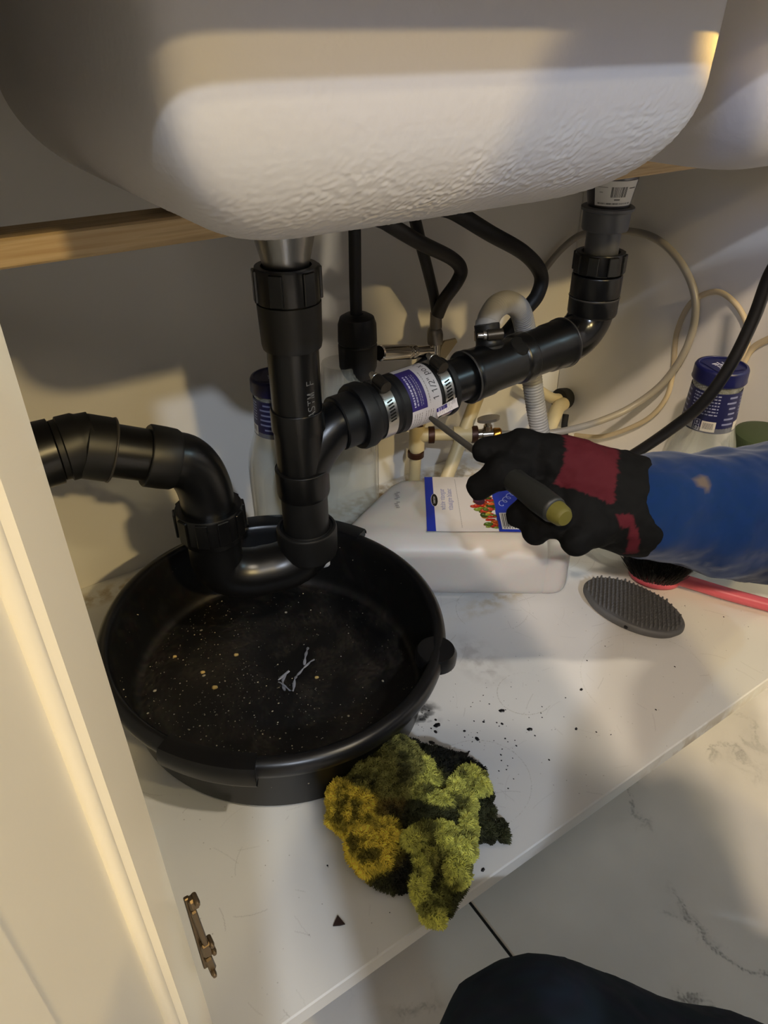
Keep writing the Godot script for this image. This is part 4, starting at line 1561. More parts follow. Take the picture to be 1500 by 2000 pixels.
# ------------------------------------------------------------------ glass bottles and jars
func bottle(label: String, x: float, z: float, lid: bool, hgt: float, turn := 0.0) -> Node3D:
	var t := thing("glass_bottle", label, "bottle", V(x, 0, z), "clear glass bottles under the sink")
	var k := hgt / 0.247
	var xf := Transform3D(Basis(), V(x, 0.0005, z))
	var gm := glass(Color(0.9, 0.92, 0.88), 0.13)
	var b := B.new()
	b.lathe([Vector2(0.0, 0.004), Vector2(0.030, 0.002), Vector2(0.036, 0.0), Vector2(0.0400, 0.003), Vector2(0.0415, 0.010), Vector2(0.0418, 0.12 * k), Vector2(0.0415, 0.137 * k), Vector2(0.0395, 0.152 * k), Vector2(0.0350, 0.167 * k), Vector2(0.0305, 0.180 * k), Vector2(0.0280, 0.195 * k), Vector2(0.0262, 0.222 * k), Vector2(0.0255, 0.226 * k), Vector2(0.0262, 0.229 * k), Vector2(0.0262, 0.233 * k), Vector2(0.0248, 0.235 * k), Vector2(0.0255, 0.238 * k), Vector2(0.0248, 0.241 * k), Vector2(0.0250, 0.245 * k), Vector2(0.0240, 0.2475 * k), Vector2(0.0225, 0.2465 * k)], 48, xf, 2.0)
	obj("glass", b, gm, t)
	b = B.new()
	b.lathe([Vector2(0.0225, 0.2465 * k), Vector2(0.0228, 0.228 * k), Vector2(0.0248, 0.195 * k), Vector2(0.0325, 0.165 * k), Vector2(0.0380, 0.14 * k), Vector2(0.0385, 0.012), Vector2(0.033, 0.008), Vector2(0.0, 0.008)], 48, xf, 2.0)
	obj("inner_glass", b, gm, t)
	if lid:
		b = B.new()
		var L := 0.2475 * k
		b.lathe([Vector2(0.0, L + 0.0015), Vector2(0.0235, L + 0.0012), Vector2(0.0245, L + 0.003), Vector2(0.0270, L + 0.0025), Vector2(0.0283, L), Vector2(0.0285, L - 0.010), Vector2(0.0290, L - 0.0125), Vector2(0.0280, L - 0.014), Vector2(0.026, L - 0.013)], 48, xf, 1.2)
		var cap := obj("lid", b, mat(Color(0.055, 0.07, 0.27), 0.35), t, "dark blue screw lid")
		b = B.new()
		var rows := []
		for j in 2:
			var row := PackedVector3Array()
			for i in 2:
				row.append(xf * Transform3D(Basis(Vector3.UP, turn), Vector3.ZERO) * V(lerpf(-0.016, 0.016, i), L + 0.0018, lerpf(-0.016, 0.016, j)))
			rows.append(row)
		b.grid(rows)
		var im := paper(128, 128, Color(0.055, 0.07, 0.27))
		for s in [[30, 40, 24, 5], [50, 34, 6, 30], [62, 30, 6, 34], [76, 34, 22, 5], [76, 46, 22, 5], [26, 62, 80, 6], [34, 74, 8, 24], [48, 74, 8, 20], [62, 74, 22, 5], [62, 86, 22, 5], [90, 74, 8, 24]]:
			im.fill_rect(Rect2i(s[0], s[1], s[2], s[3]), Color(0.8, 0.8, 0.86))
		obj("lid_print", b, printed(im, 0.4), cap, "white lettering on the lid")
		b = B.new()
		rows = []
		for j in 9:
			var row := PackedVector3Array()
			var q := j / 8.0
			var r := lerpf(0.0265, 0.0288, q) + 0.0004
			for i in 49:
				var a := TAU * (i % 48) / 48.0 + turn
				row.append(xf * V(cos(a) * r, lerpf(0.228, 0.184, q) * k, sin(a) * r))
			rows.append(row)
		b.grid(rows, false, true)
		obj("neck_label", b, printed(bottle_label(), 0.45), t, "blue neck label with small print")
	return t


func bottle_label() -> Image:
	var im := paper(1024, 256, Color(0.075, 0.09, 0.27))
	var rng := RandomNumberGenerator.new()
	rng.seed = 2
	for part in 3:
		var x0 := part * 340
		for r in 7:
			var x := x0 + 10
			while x < x0 + 190:
				var w := rng.randi_range(8, 26)
				im.fill_rect(Rect2i(x, 14 + r * 20, mini(w, x0 + 190 - x), 8), Color(0.55, 0.57, 0.68))
				x += w + 6
		im.fill_rect(Rect2i(x0 + 4, 180, 86, 66), Color(0.78, 0.76, 0.72))
		var x := x0 + 20
		while x < x0 + 80:
			im.fill_rect(Rect2i(x, 190, 3, 40), Color(0.2, 0.2, 0.25))
			x += 7
		im.fill_rect(Rect2i(x0 + 100, 176, 36, 70), Color(0.70, 0.70, 0.78))
		im.fill_rect(Rect2i(x0 + 104, 180, 28, 28), Color(0.075, 0.09, 0.27))
		im.fill_rect(Rect2i(x0 + 104, 214, 28, 28), Color(0.075, 0.09, 0.27))
		disc(im, x0 + 118, 194, 8, 10, Color(0.70, 0.70, 0.78))
		disc(im, x0 + 118, 228, 8, 10, Color(0.70, 0.70, 0.78))
		im.fill_rect(Rect2i(x0 + 145, 190, 70, 56), Color(0.76, 0.74, 0.70))
		for r in 6:
			im.fill_rect(Rect2i(x0 + 230, 20 + r * 34, rng.randi_range(50, 90), 12), Color(0.45, 0.47, 0.6))
	return im


func bottles() -> void:
	bottle("lidded clear glass bottle left of the tall black drain pipe, behind the trap", 0.322, -0.703, true, 0.247, 0.9)
	bottle("open lidless clear glass bottle standing between the tall drain pipe and the jug", 0.408, -0.700, false, 0.247)
	bottle("lidded clear glass bottle at the far right behind the black cable", 0.723, -0.418, true, 0.262, -1.9)
	var t := thing("glass_jar", "short clear glass jar half hidden behind the gloved hand", "jar", V(0.676, 0, -0.466))
	var b := B.new()
	b.lathe([Vector2(0.0, 0.006), Vector2(0.026, 0.005), Vector2(0.030, 0.0005), Vector2(0.034, 0.001), Vector2(0.0365, 0.006), Vector2(0.037, 0.062), Vector2(0.0355, 0.072), Vector2(0.033, 0.078), Vector2(0.033, 0.090), Vector2(0.0315, 0.0915), Vector2(0.030, 0.090), Vector2(0.0305, 0.078), Vector2(0.0335, 0.068), Vector2(0.034, 0.012), Vector2(0.028, 0.009), Vector2(0.0, 0.0095)], 48, Transform3D(Basis(), V(0.676, 0.0003, -0.466)), 2.0)
	obj("glass", b, glass(Color(0.9, 0.92, 0.88), 0.14), t)
	t = thing("green_canister", "dark green canister beside the right cabinet wall, behind the blue sleeve", "canister", V(0.832, 0, -0.402))
	b = B.new()
	b.lathe([Vector2(0.0, 0.0004), Vector2(0.034, 0.0004), Vector2(0.036, 0.003), Vector2(0.036, 0.136)], 40, Transform3D(Basis(), V(0.832, 0, -0.402)))
	obj("body", b, mat(Color(0.14, 0.17, 0.12), 0.5), t)
	b = B.new()
	b.lathe([Vector2(0.036, 0.134), Vector2(0.0385, 0.134), Vector2(0.039, 0.137), Vector2(0.039, 0.150), Vector2(0.036, 0.156), Vector2(0.028, 0.159), Vector2(0.0, 0.160)], 40, Transform3D(Basis(), V(0.832, 0, -0.402)))
	obj("lid", b, mat(Color(0.20, 0.25, 0.15), 0.55), t)


# ------------------------------------------------------------------ scrubbers
func brushes() -> void:
	var C := V(0.597, 0.0, -0.377)
	var t := thing("scrubber", "grey oval rubber scrubber with stubby points, lying bristles up", "scrubber", C)
	var X := V(0.198, 0, 0.980)
	var Z := V(0.980, 0, -0.198)
	var tilt := Basis(X, 0.0)
	var grey := mat(Color(0.335, 0.335, 0.335), 0.6)
	var b := B.new()
	var rows := []
	for q in [[0.0, 0.0012], [0.80, 0.0012], [0.93, 0.004], [1.0, 0.0095], [1.0, 0.0125], [0.975, 0.0145], [0.93, 0.0150], [0.0, 0.0152]]:
		var row := PackedVector3Array()
		for i in 65:
			var a := TAU * (i % 64) / 64.0
			row.append(C + X * cos(a) * 0.0615 * q[0] + Z * sin(a) * 0.0365 * q[0] + V(0, q[1], 0))
		rows.append(row)
	b.grid(rows, true, true)
	obj("pad", b, grey, t)
	b = B.new()
	for i in range(-12, 13):
		for j in range(-8, 9):
			var u := i * 0.0053 + (0.00265 if j % 2 else 0.0)
			var w := j * 0.0048
			if pow(u / 0.0575, 2) + pow(w / 0.0328, 2) > 1.0:
				continue
			var p := C + X * u + Z * w
			b.lathe([Vector2(0.0019, 0.0145), Vector2(0.0014, 0.0178), Vector2(0.0010, 0.0203), Vector2(0.0, 0.0209)], 6, Transform3D(Basis(Vector3.UP, i * 1.7), p))
	var nubs := obj("rubber_points", b, grey, t)
	nubs.set_meta("kind", "stuff")
	b = B.new()
	b.lathe([Vector2(0.0, 0.0007), Vector2(0.0022, 0.0007), Vector2(0.0024, 0.0)], 12, along(C + X * 0.012 - Z * 0.0358 + V(0, 0.0095, 0), -Z + V(0, -0.1, 0)))
	obj("hanging_hole", b, mat(Color(0.03, 0.03, 0.03), 0.9), t)

	# pink dish brush
	var H := V(0.670, 0.016, -0.389)
	var D := V(0.525, 0, 0.851)
	var S := V(0.851, 0, -0.525)
	t = thing("dish_brush", "pink-handled dish brush with splayed black bristles, right of the grey scrubber", "brush", V(0.70, 0, -0.35))
	var pink := mat(Color(0.80, 0.36, 0.42), 0.4)
	b = B.new()
	b.tube(smooth([H + D * 0.006 + V(0, 0.000, 0), H + D * 0.035 + V(0, -0.002, 0), H + D * 0.075 + V(0, -0.005, 0), H + D * 0.13 + V(0, -0.0065, 0), H + D * 0.19 + V(0, -0.006, 0), H + D * 0.235 + V(0, -0.006, 0)], 8), 0.0085, 20, true, 0.9)
	obj("handle", b, pink, t)
	b = B.new()
	rows = []
	var up := V(-0.25, 0.94, -0.25).normalized()
	var bx := Transform3D(Basis(D, up, D.cross(up)).orthonormalized(), H + V(0, -0.004, 0))
	for q in [[0.0, -0.007], [0.7, -0.007], [0.95, -0.004], [1.0, 0.0], [0.97, 0.003], [0.9, 0.004], [0.0, 0.004]]:
		var row := PackedVector3Array()
		for i in 41:
			var a := TAU * (i % 40) / 40.0
			row.append(bx * V(cos(a) * 0.031 * q[0] - 0.012, q[1], sin(a) * 0.021 * q[0]))
		rows.append(row)
	b.grid(rows, true)
	obj("brush_head", b, pink, t)
	var rng := RandomNumberGenerator.new()
	rng.seed = 8
	var mm := MultiMesh.new()
	mm.transform_format = MultiMesh.TRANSFORM_3D
	mm.use_colors = true
	var hair := CylinderMesh.new()
	hair.top_radius = 0.00022
	hair.bottom_radius = 0.00030
	hair.height = 1.0
	hair.radial_segments = 4
	hair.rings = 1
	mm.mesh = hair
	mm.instance_count = 2200
	for k in 2200:
		var a := rng.randf() * TAU
		var r := sqrt(rng.randf())
		var q := V(cos(a) * 0.030 * r - 0.013, 0.003, sin(a) * 0.0205 * r)
		var d := V(cos(a) * r * 0.55 + rng.randf_range(-0.14, 0.14), 1.0, sin(a) * r * 0.55 + rng.randf_range(-0.14, 0.14)).normalized()
		var len := rng.randf_range(0.021, 0.029)
		var xf := bx * along(q + d * len * 0.5, d).scaled_local(V(1, len, 1))
		mm.set_instance_transform(k, t.global_transform.affine_inverse() * xf)
		var g := rng.randf_range(0.012, 0.05) if rng.randf() < 0.9 else 0.16
		mm.set_instance_color(k, Color(g, g * 0.95, g * 0.9))
	var mi := MultiMeshInstance3D.new()
	mi.name = "bristles"
	mi.multimesh = mm
	mi.material_override = vcol(0.5)
	mi.set_meta("kind", "stuff")
	t.add_child(mi)


# ------------------------------------------------------------------ drops, specks and flakes on the bottom panel
func debris() -> void:
	var ink := mat(Color(0.055, 0.055, 0.07), 0.3)
	var rng := RandomNumberGenerator.new()
	rng.seed = 31
	var drops := [[V(0.309, 0.0031, -0.373), "largest round black drop, between the pan and the black flake"], [V(0.292, 0.0026, -0.359), "oval black drop close to the rag's upper edge"], [V(0.374, 0.0026, -0.351), "smeared black drop at the top of the spatter right of the rag"], [V(0.381, 0.0024, -0.318), "dull smudged drop at the right end of the spatter beside the rag"], [V(0.331, 0.0022, -0.338), "black drop just right of the ragged black flake"], [V(0.461, 0.0017, -0.326), "lone small black drop nearest the grey scrubber"], [V(0.419, 0.0015, -0.293), "lone small black drop nearest the panel's front edge on the right"], [V(0.250, 0.0017, -0.234), "small black drop at the panel's front edge beside the rag's corner"]]
	for e in drops:
		var q: Vector3 = e[0]
		var b := B.new()
		var s := rng.randf() * 6.0
		var rows := []
		for j in [0.0, 0.5, 0.85, 1.0]:
			var row := PackedVector3Array()
			for i in 19:
				var a := TAU * (i % 18) / 18.0
				var r: float = q.y * j * (1.0 + 0.22 * sin(a * 2 + s) + 0.10 * sin(a * 5 + s * 2))
				row.append(V(q.x + cos(a) * r, 0.0009 * sqrt(maxf(0.0, 1.0 - j * j)) + 0.0001, q.z + sin(a) * r))
			rows.append(row)
		b.grid(rows, true, true)
		tag(obj("dirt_drop", b, ink), e[1], "drop", "dirty drops on the white panel")
	# the finest splashes, uncounted
	var b := B.new()
	for k in 150:
		var p := V(rng.randfn(0.355, 0.045), 0.0001, rng.randfn(-0.345, 0.03))
		if rng.randf() < 0.35:
			p = V(rng.randfn(0.296, 0.010), 0.0001, rng.randfn(-0.392, 0.010))
		if rng.randf() < 0.25:
			p = V(rng.randf_range(0.1, 0.8), 0.0001, rng.randf_range(-0.36, -0.24))
		if Vector2(p.x - 0.209, p.z + 0.516).length() < 0.155 or p.z > -0.235:
			continue
		var r := rng.randf_range(0.0003, 0.0009) * (1.8 if k % 11 == 0 else 1.0)
		b.lathe([Vector2(r, 0.0), Vector2(r * 0.7, r * 0.25), Vector2(0.0, r * 0.35)], 8, Transform3D(Basis(Vector3.UP, rng.randf() * 6).scaled(V(1, 1, rng.randf_range(0.6, 1.5))), p))
	tag(obj("splashes", b, mat(Color(0.09, 0.085, 0.09), 0.5)), "fine black splashes scattered over the white panel", "splashes", "", "stuff")
	b = B.new()
	b.prism(PackedVector2Array([Vector2(-0.0042, 0.0005), Vector2(-0.001, -0.0018), Vector2(0.0028, -0.0042), Vector2(0.0040, 0.0048), Vector2(0.0005, 0.0034)]), 0.0012, Transform3D(Basis(V(1, 0.06, 0), V(0, 0.05, 1), V(0, 1, 0)), V(0.130, 0.0006, -0.264)))
	tag(obj("brown_chip", b, mat(Color(0.16, 0.075, 0.055), 0.7)), "small brown chip alone on the panel near the hinge", "chip")
	b = B.new()
	b.prism(PackedVector2Array([Vector2(-0.011, -0.003), Vector2(-0.003, -0.0015), Vector2(0.002, -0.0055), Vector2(0.006, -0.004), Vector2(0.010, -0.005), Vector2(0.008, 0.001), Vector2(0.002, 0.003), Vector2(-0.004, 0.004)]), 0.001, Transform3D(Basis(V(0.75, 0.05, 0.66), V(-0.66, 0.1, 0.75), V(0, 1, 0)), V(0.303, 0.001, -0.332)))
	tag(obj("black_flake", b, mat(Color(0.03, 0.03, 0.035), 0.5)), "ragged black flake at the upper edge of the rag", "flake")


# ------------------------------------------------------------------ dirty terry rag
func rag() -> void:
	var bones := []
	var tones := {"olive": Color(0.30, 0.285, 0.085), "yellow": Color(1.0, 0.80, 0.12), "brown": Color(0.22, 0.16, 0.05), "lime": Color(0.70, 0.69, 0.16), "black": Color(0.022, 0.022, 0.018), "dark": Color(0.065, 0.068, 0.032)}
	var fold := func(p: Array, r: float, tone: String):
		var q := smooth(p, 3) if p.size() > 2 else p
		for k in q.size() - 1:
			bones.append([q[k], q[k + 1], r, r, tones[tone]])
	fold.call([V(0.231, 0.0200, -0.362), V(0.246, 0.0200, -0.355)], 0.0175, "olive")
	fold.call([V(0.213, 0.0200, -0.354), V(0.225, 0.0200, -0.341), V(0.241, 0.0200, -0.338)], 0.0175, "olive")
	fold.call([V(0.203, 0.0200, -0.343), V(0.216, 0.0200, -0.331), V(0.231, 0.0200, -0.324)], 0.0156, "olive")
	fold.call([V(0.252, 0.0220, -0.347), V(0.249, 0.0220, -0.326)], 0.0138, "olive")
	fold.call([V(0.185, 0.0170, -0.343), V(0.197, 0.0170, -0.329)], 0.0160, "yellow")
	fold.call([V(0.178, 0.0140, -0.331), V(0.187, 0.0140, -0.319)], 0.0150, "yellow")
	fold.call([V(0.204, 0.0130, -0.320), V(0.214, 0.0130, -0.308)], 0.0150, "brown")
	fold.call([V(0.174, 0.0160, -0.296), V(0.194, 0.0160, -0.294)], 0.0150, "yellow")
	fold.call([V(0.173, 0.0120, -0.285), V(0.187, 0.0120, -0.279)], 0.0120, "yellow")
	fold.call([V(0.183, 0.0100, -0.313), V(0.207, 0.0100, -0.297)], 0.0120, "brown")
	fold.call([V(0.259, 0.0260, -0.326), V(0.253, 0.0260, -0.311), V(0.240, 0.0260, -0.310), V(0.245, 0.0260, -0.294), V(0.258, 0.0260, -0.286), V(0.274, 0.0260, -0.296), V(0.287, 0.0260, -0.295), V(0.286, 0.0260, -0.281)], 0.0076, "lime")
	fold.call([V(0.263, 0.0120, -0.359), V(0.273, 0.0120, -0.343), V(0.284, 0.0120, -0.328), V(0.294, 0.0120, -0.312), V(0.299, 0.0120, -0.300)], 0.0080, "black")
	fold.call([V(0.272, 0.0180, -0.331), V(0.276, 0.0180, -0.315), V(0.264, 0.0170, -0.309)], 0.0125, "black")
	fold.call([V(0.270, 0.0240, -0.278), V(0.259, 0.0240, -0.268), V(0.249, 0.0240, -0.254), V(0.239, 0.0240, -0.243)], 0.0068, "lime")
	fold.call([V(0.288, 0.0055, -0.283), V(0.278, 0.0055, -0.270), V(0.265, 0.0055, -0.255)], 0.0052, "dark")
	fold.call([V(0.288, 0.0050, -0.270), V(0.272, 0.0050, -0.250)], 0.0050, "dark")
	fold.call([V(0.289, 0.0045, -0.258), V(0.281, 0.0045, -0.244)], 0.0045, "dark")
	fold.call([V(0.297, 0.0080, -0.280), V(0.288, 0.0080, -0.271)], 0.0045, "dark")
	fold.call([V(0.207, 0.0240, -0.275), V(0.222, 0.0240, -0.274), V(0.234, 0.0240, -0.264), V(0.242, 0.0240, -0.253)], 0.0080, "lime")
	fold.call([V(0.205, 0.0130, -0.278), V(0.206, 0.0130, -0.259), V(0.194, 0.0130, -0.246), V(0.190, 0.0130, -0.232), V(0.190, 0.0130, -0.220)], 0.0068, "lime")
	fold.call([V(0.222, 0.0170, -0.265), V(0.229, 0.0170, -0.248), V(0.224, 0.0170, -0.235)], 0.0100, "lime")
	fold.call([V(0.218, 0.0120, -0.269), V(0.220, 0.0120, -0.254)], 0.0110, "olive")
	fold.call([V(0.215, 0.0060, -0.250), V(0.208, 0.0060, -0.241)], 0.0085, "dark")
	fold.call([V(0.210, 0.0080, -0.235), V(0.199, 0.0080, -0.226)], 0.0068, "lime")
	fold.call([V(0.226, 0.0050, -0.235), V(0.212, 0.0050, -0.227), V(0.194, 0.0050, -0.221)], 0.0055, "dark")
	fold.call([V(0.224, 0.0180, -0.296), V(0.246, 0.0170, -0.284), V(0.251, 0.0150, -0.272)], 0.0120, "dark")
	fold.call([V(0.238, 0.0150, -0.306), V(0.259, 0.0140, -0.290)], 0.0120, "black")
	fold.call([V(0.197, 0.0100, -0.274), V(0.188, 0.0090, -0.261)], 0.0110, "black")
	fold.call([V(0.175, 0.0060, -0.275), V(0.182, 0.0060, -0.264)], 0.0090, "dark")
	var f := FastNoiseLite.new()
	f.seed = 14
	f.frequency = 75.0
	f.fractal_octaves = 3
	var spot := FastNoiseLite.new()
	spot.seed = 15
	spot.frequency = 45.0
	spot.fractal_octaves = 3
	var tint := func(p: Vector3) -> Color:
		var sum := Color(0, 0, 0)
		var w := 0.0
		for e in bones:
			var d: Vector3 = e[1] - e[0]
			var u := clampf((p - e[0]).dot(d) / d.length_squared(), 0.0, 1.0)
			var g: float = p.distance_to(e[0] + d * u) - e[2]
			if g < 0.012:
				var k := exp(-g * 900.0)
				sum += e[4] * k
				w += k
		sum = sum / maxf(w, 1e-6)
		var n := clampf(spot.get_noise_3dv(p) * 2.6 + 0.02, 0.0, 1.0)
		sum = sum.lerp(Color(0.03, 0.03, 0.018), n * 0.8)
		return Color(sum.r, sum.g, sum.b)
	var b := B.new()
	b.nets(bones, 0.0020, 0.0022, func(p: Vector3): return f.get_noise_3dv(p) * 0.0040 + 0.0008, tint)
	# what lies on the panel is flattened on it
	for k in b.v.size():
		if b.v[k].z < -0.2245:
			b.v[k].y = maxf(b.v[k].y, 0.0004)
	var t := thing("rag", "crumpled yellow-green terry rag soaked with black dirt at the panel's edge", "rag", V(0.235, 0, -0.29))
	var pile := PackedColorArray(b.c)
	for k in b.c.size():
		b.c[k] = b.c[k] * 0.35
	obj("cloth", b, vcol(0.95, 0.2), t)
	# pile of the terry cloth
	var rng := RandomNumberGenerator.new()
	rng.seed = 16
	var mm := MultiMesh.new()
	mm.transform_format = MultiMesh.TRANSFORM_3D
	mm.use_colors = true
	var loop := CylinderMesh.new()
	loop.top_radius = 0.00022
	loop.bottom_radius = 0.00040
	loop.height = 1.0
	loop.radial_segments = 5
	loop.rings = 1
	mm.mesh = loop
	var put := []
	var comb := FastNoiseLite.new()
	comb.seed = 77
	comb.frequency = 190.0
	comb.fractal_octaves = 2
	for k in range(0, b.ix.size(), 3):
		var i0 := b.ix[k]
		var i1 := b.ix[k + 1]
		var i2 := b.ix[k + 2]
		if b.v[i0].y < 0.002 and b.v[i0].z < -0.2245:
			continue
		for e in 2:
			var u := rng.randf()
			var w := rng.randf() * (1.0 - u)
			var p := b.v[i0] * u + b.v[i1] * w + b.v[i2] * (1.0 - u - w)
			var n := (b.n[i0] * u + b.n[i1] * w + b.n[i2] * (1.0 - u - w)).normalized()
			# loops lean together in tufts
			var lean := V(comb.get_noise_3dv(p), comb.get_noise_3dv(p + V(3, 0, 0)), comb.get_noise_3dv(p + V(0, 3, 0))) * 1.4 + V(0.15, -0.25, 0.25)
			n = (n + lean + V(rng.randf_range(-0.25, 0.25), rng.randf_range(-0.25, 0.25), rng.randf_range(-0.25, 0.25))).normalized()
			put.append([p, n, pile[i0] * rng.randf_range(0.75, 1.25) * (1.0 + 0.6 * comb.get_noise_3dv(p * 0.8))])
	mm.instance_count = put.size()
	for k in put.size():
		var len := rng.randf_range(0.0022, 0.0042) * (0.35 if put[k][2].r < 0.06 and put[k][0].y < 0.012 else 1.0)
		var xf := along(put[k][0] + put[k][1] * len * 0.4, put[k][1]).scaled_local(V(1, len, 1))
		mm.set_instance_transform(k, t.global_transform.affine_inverse() * xf)
		mm.set_instance_color(k, put[k][2])
	var mi := MultiMeshInstance3D.new()
	mi.name = "terry_pile"
	mi.multimesh = mm
	mi.material_override = vcol(0.95, 0.2)
	mi.set_meta("kind", "stuff")
	t.add_child(mi)


# ------------------------------------------------------------------ the person at work: right arm, gloved hand, bent leg
func person() -> void:
	var t := thing("person", "person in a blue sleeve and dark jeans, gloved right hand holding a screwdriver", "person", V(0.6, -0.11, 0.25))
	var blue := Color(0.0070, 0.0215, 0.078)
	var jeans := Color(0.018, 0.024, 0.034)
	var f := FastNoiseLite.new()
	f.seed = 6
	f.frequency = 16.0
	f.fractal_octaves = 3
	var weave := FastNoiseLite.new()
	weave.seed = 60
	weave.frequency = 300.0
	# sweater: right arm, torso, left arm
	var W := V(0.474, 0.234, -0.306)
	var E := V(0.715, 0.172, -0.222)
	var SH := V(0.585, 0.455, 0.05)
	var CH := V(0.40, 0.42, 0.21)
	var PE := V(0.42, 0.06, 0.36)
	var SL := V(0.18, 0.44, 0.27)
	var EL := V(0.03, 0.22, 0.17)
	var HL := V(0.00, 0.46, 0.13)
	var arm := [[W, V(0.539, 0.216, -0.282), 0.0455, 0.0535], [V(0.539, 0.216, -0.282), V(0.60, 0.203, -0.262), 0.0535, 0.063], [V(0.60, 0.203, -0.262), E, 0.063, 0.070]]
	var b := B.new()
	b.nets(arm, 0.006, 0.012, func(p: Vector3):
		var u := (p - W).dot((E - W).normalized())
		return f.get_noise_3dv(p) * 0.006 + sin(u * 95.0 + f.get_noise_3dv(p * 0.6) * 5.0) * 0.0022 * clampf((u - 0.05) * 12.0, 0.0, 1.0), func(p: Vector3):
		var spotd := p.distance_to(V(0.487, 0.268, -0.274))
		var k := 1.0 + weave.get_noise_3dv(p) * 0.15
		return blue * k if spotd > 0.0065 else Color(0.10, 0.075, 0.06))
	# cuff: the field ends in a ball there; cut it square and turn it in
	b.nets([[E, SH, 0.070, 0.078], [SH, V(0.47, 0.42, 0.17), 0.085, 0.12], [V(0.47, 0.42, 0.17), V(0.31, 0.41, 0.24), 0.13, 0.13], [CH, PE, 0.135, 0.15], [V(0.31, 0.41, 0.24), SL, 0.11, 0.08], [SL, EL, 0.07, 0.055], [EL, HL, 0.052, 0.038], [CH, V(0.40, 0.56, 0.20), 0.08, 0.06]], 0.02, 0.03, null, func(_p: Vector3): return blue)
	var wool := vcol(0.9, 0.2)
	wool.rim_enabled = true
	wool.rim = 0.3
	var body := obj("body", b, wool, t)
	body.set_meta("label", "blue fleece sleeve")
	# trousers
	b = B.new()
	var K := V(0.172, 0.046, -0.094)
	b.nets([[K, V(0.250, 0.004, -0.010), 0.066, 0.073], [V(0.250, 0.004, -0.010), V(0.44, -0.01, 0.22), 0.073, 0.092], [K + V(0.02, -0.03, 0.02), V(0.36, -0.055, 0.14), 0.055, 0.05]], 0.008, 0.02, func(p: Vector3): return f.get_noise_3dv(p * 0.8) * 0.006, func(p: Vector3):
		return Color(0.35, 0.34, 0.32) if p.distance_to(V(0.1775, 0.112, -0.110)) < 0.0030 else jeans * (1.0 + weave.get_noise_3dv(p) * 0.35))
	b.nets([[V(0.44, -0.01, 0.22), V(0.42, 0.03, 0.36), 0.092, 0.13], [V(0.42, 0.03, 0.36), V(0.56, 0.03, 0.34), 0.13, 0.11], [V(0.56, 0.03, 0.34), V(0.80, 0.0, 0.08), 0.10, 0.07], [V(0.80, -0.04, 0.08), V(0.62, -0.06, 0.34), 0.055, 0.045]], 0.02, 0.03, null, func(_p: Vector3): return jeans)
	obj("trousers", b, vcol(0.9, 0.2), t, "dark blue jeans")
	glove(t)
	# head, bent over the work behind the camera, with a plain face and short dark hair
	var HD := V(0.40, 0.735, 0.175)
	var fw := V(-0.25, -0.55, -0.80).normalized()
	var up := (Vector3.UP - fw * fw.y).normalized()
	var rt := fw.cross(up)
	b = B.new()
	b.nets([[HD, HD + fw * 0.02 - up * 0.02, 0.090, 0.080], [HD + fw * 0.03 - up * 0.05, HD + fw * 0.045 - up * 0.085, 0.055, 0.036], [HD + fw * 0.085 - up * 0.005, HD + fw * 0.108 - up * 0.032, 0.010, 0.013], [HD + fw * 0.078 - up * 0.060 - rt * 0.018, HD + fw * 0.078 - up * 0.060 + rt * 0.018, 0.009, 0.009], [HD - up * 0.015 + rt * 0.085, HD - up * 0.04 + rt * 0.084, 0.018, 0.012], [HD - up * 0.015 - rt * 0.085, HD - up * 0.04 - rt * 0.084, 0.018, 0.012], [HD - up * 0.06, V(0.40, 0.57, 0.20), 0.055, 0.060]], 0.008, 0.02, null, func(_p: Vector3): return Color(0.50, 0.28, 0.19))
	obj("head", b, vcol(0.6), t)
	for sd in [-1.0, 1.0]:
		b = B.new()
		b.nets([[HD + fw * 0.080 + up * 0.005 + rt * 0.032 * sd, HD + fw * 0.081 + up * 0.005 + rt * 0.033 * sd, 0.010, 0.010]], 0.004, 0.004)
		obj("eye", b, mat(Color(0.12, 0.08, 0.06), 0.2), t)
	b = B.new()
	b.nets([[HD - fw * 0.012 + up * 0.016, HD - fw * 0.02 - up * 0.02, 0.096, 0.088]], 0.008, 0.02)
	obj("hair", b, mat(Color(0.06, 0.045, 0.035), 0.8), t)


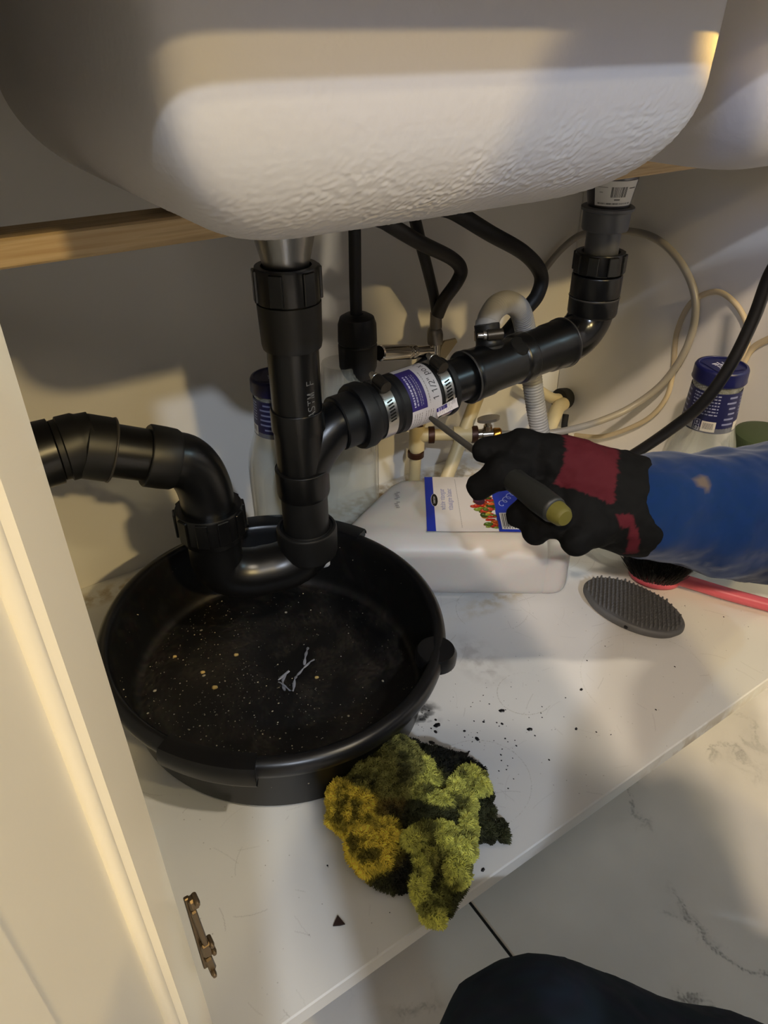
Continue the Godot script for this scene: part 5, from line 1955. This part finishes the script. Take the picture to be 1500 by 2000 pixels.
func glove(t: Node3D) -> void:
	var black := Color(0.0042, 0.0042, 0.0050)
	var red := Color(0.060, 0.0085, 0.014)
	var wrist := V(0.490, 0.231, -0.301)
	var knuckle := V(0.405, 0.268, -0.352)
	var bones := [
		[wrist, V(0.452, 0.243, -0.318), 0.0365, 0.0365],
		[V(0.467, 0.237, -0.311), V(0.418, 0.264, -0.346), 0.0350, 0.0290],
		[V(0.451, 0.230, -0.301), V(0.404, 0.247, -0.322), 0.0310, 0.0250],
		[V(0.455, 0.252, -0.324), V(0.404, 0.277, -0.355), 0.0260, 0.0180],
		# index finger, reaching along the shaft
		[V(0.415, 0.279, -0.357), V(0.387, 0.286, -0.376), 0.0150, 0.0130], [V(0.387, 0.286, -0.376), V(0.366, 0.279, -0.397), 0.0125, 0.0110],
		# middle finger, hooked over
		[V(0.405, 0.270, -0.360), V(0.364, 0.271, -0.372), 0.0150, 0.0138], [V(0.364, 0.271, -0.372), V(0.352, 0.254, -0.385), 0.0132, 0.0115],
		# ring finger
		[V(0.405, 0.254, -0.346), V(0.375, 0.255, -0.339), 0.0150, 0.0136], [V(0.375, 0.255, -0.339), V(0.368, 0.239, -0.352), 0.0130, 0.0114],
		# little finger
		[V(0.411, 0.242, -0.333), V(0.378, 0.246, -0.324), 0.0145, 0.0128], [V(0.378, 0.246, -0.324), V(0.369, 0.231, -0.334), 0.0124, 0.0110],
		# thumb, laid over the side of the handle
		[V(0.436, 0.243, -0.309), V(0.404, 0.242, -0.302), 0.0190, 0.0155], [V(0.404, 0.242, -0.302), V(0.382, 0.236, -0.302), 0.0150, 0.0125]]
	var f := FastNoiseLite.new()
	f.seed = 40
	f.frequency = 55.0
	f.fractal_octaves = 2
	var ax := (wrist - knuckle).normalized()
	var b := B.new()
	var across := (V(0.3107, 0.8346, -0.4547) - ax * V(0.3107, 0.8346, -0.4547).dot(ax)).normalized()
	var band := PackedVector2Array([Vector2(0.1113, 0.0500), Vector2(0.0560, 0.0600), Vector2(0.0690, 0.0157), Vector2(0.0696, -0.0203), Vector2(0.1129, -0.0140)])
	var strap := PackedVector2Array([Vector2(0.0666, -0.0266), Vector2(0.0534, -0.0230), Vector2(0.0300, -0.0500), Vector2(0.0394, -0.0525), Vector2(0.0534, -0.0334), Vector2(0.0621, -0.0358)])
	b.nets(bones, 0.0024, 0.0065, func(p: Vector3): return f.get_noise_3dv(p) * 0.0016, func(p: Vector3):
		var q := Vector2((p - wrist).dot(-ax), (p - wrist).dot(across))
		if Geometry2D.is_point_in_polygon(q, band) or Geometry2D.is_point_in_polygon(q, strap):
			return red
		return black)
	obj("glove", b, vcol(0.75, 0.2), t, "black work glove with dark red panels")

	# screwdriver held in the fist, its tip on the clamp screw
	var p0 := V(0.355, 0.272, -0.293)
	var p1 := V(0.384, 0.264, -0.498)
	var d := (p1 - p0).normalized()
	var s := thing("screwdriver", "screwdriver with a dark handle and yellow butt held in the gloved hand", "screwdriver", p0)
	b = B.new()
	b.lathe([Vector2(0.0, 0.012), Vector2(0.0095, 0.012), Vector2(0.0108, 0.016), Vector2(0.0112, 0.035), Vector2(0.0100, 0.055), Vector2(0.0103, 0.080), Vector2(0.0085, 0.092), Vector2(0.0050, 0.097), Vector2(0.0, 0.097)], 12, along(p0, d), 2.0)
	obj("handle", b, mat(Color(0.10, 0.105, 0.097), 0.5), s)
	b = B.new()
	b.lathe([Vector2(0.0, 0.0), Vector2(0.0060, 0.0008), Vector2(0.0080, 0.004), Vector2(0.0090, 0.0125), Vector2(0.0, 0.0125)], 20, along(p0, d))
	obj("butt_cap", b, mat(Color(0.34, 0.32, 0.10), 0.6), s)
	b = B.new()
	b.lathe([Vector2(0.0, 0.092), Vector2(0.0030, 0.092), Vector2(0.0030, 0.195), Vector2(0.0022, 0.205), Vector2(0.0, 0.2060)], 16, along(p0, d))
	obj("shaft", b, mat(Color(0.45, 0.44, 0.42), 0.4, 0.8), s)
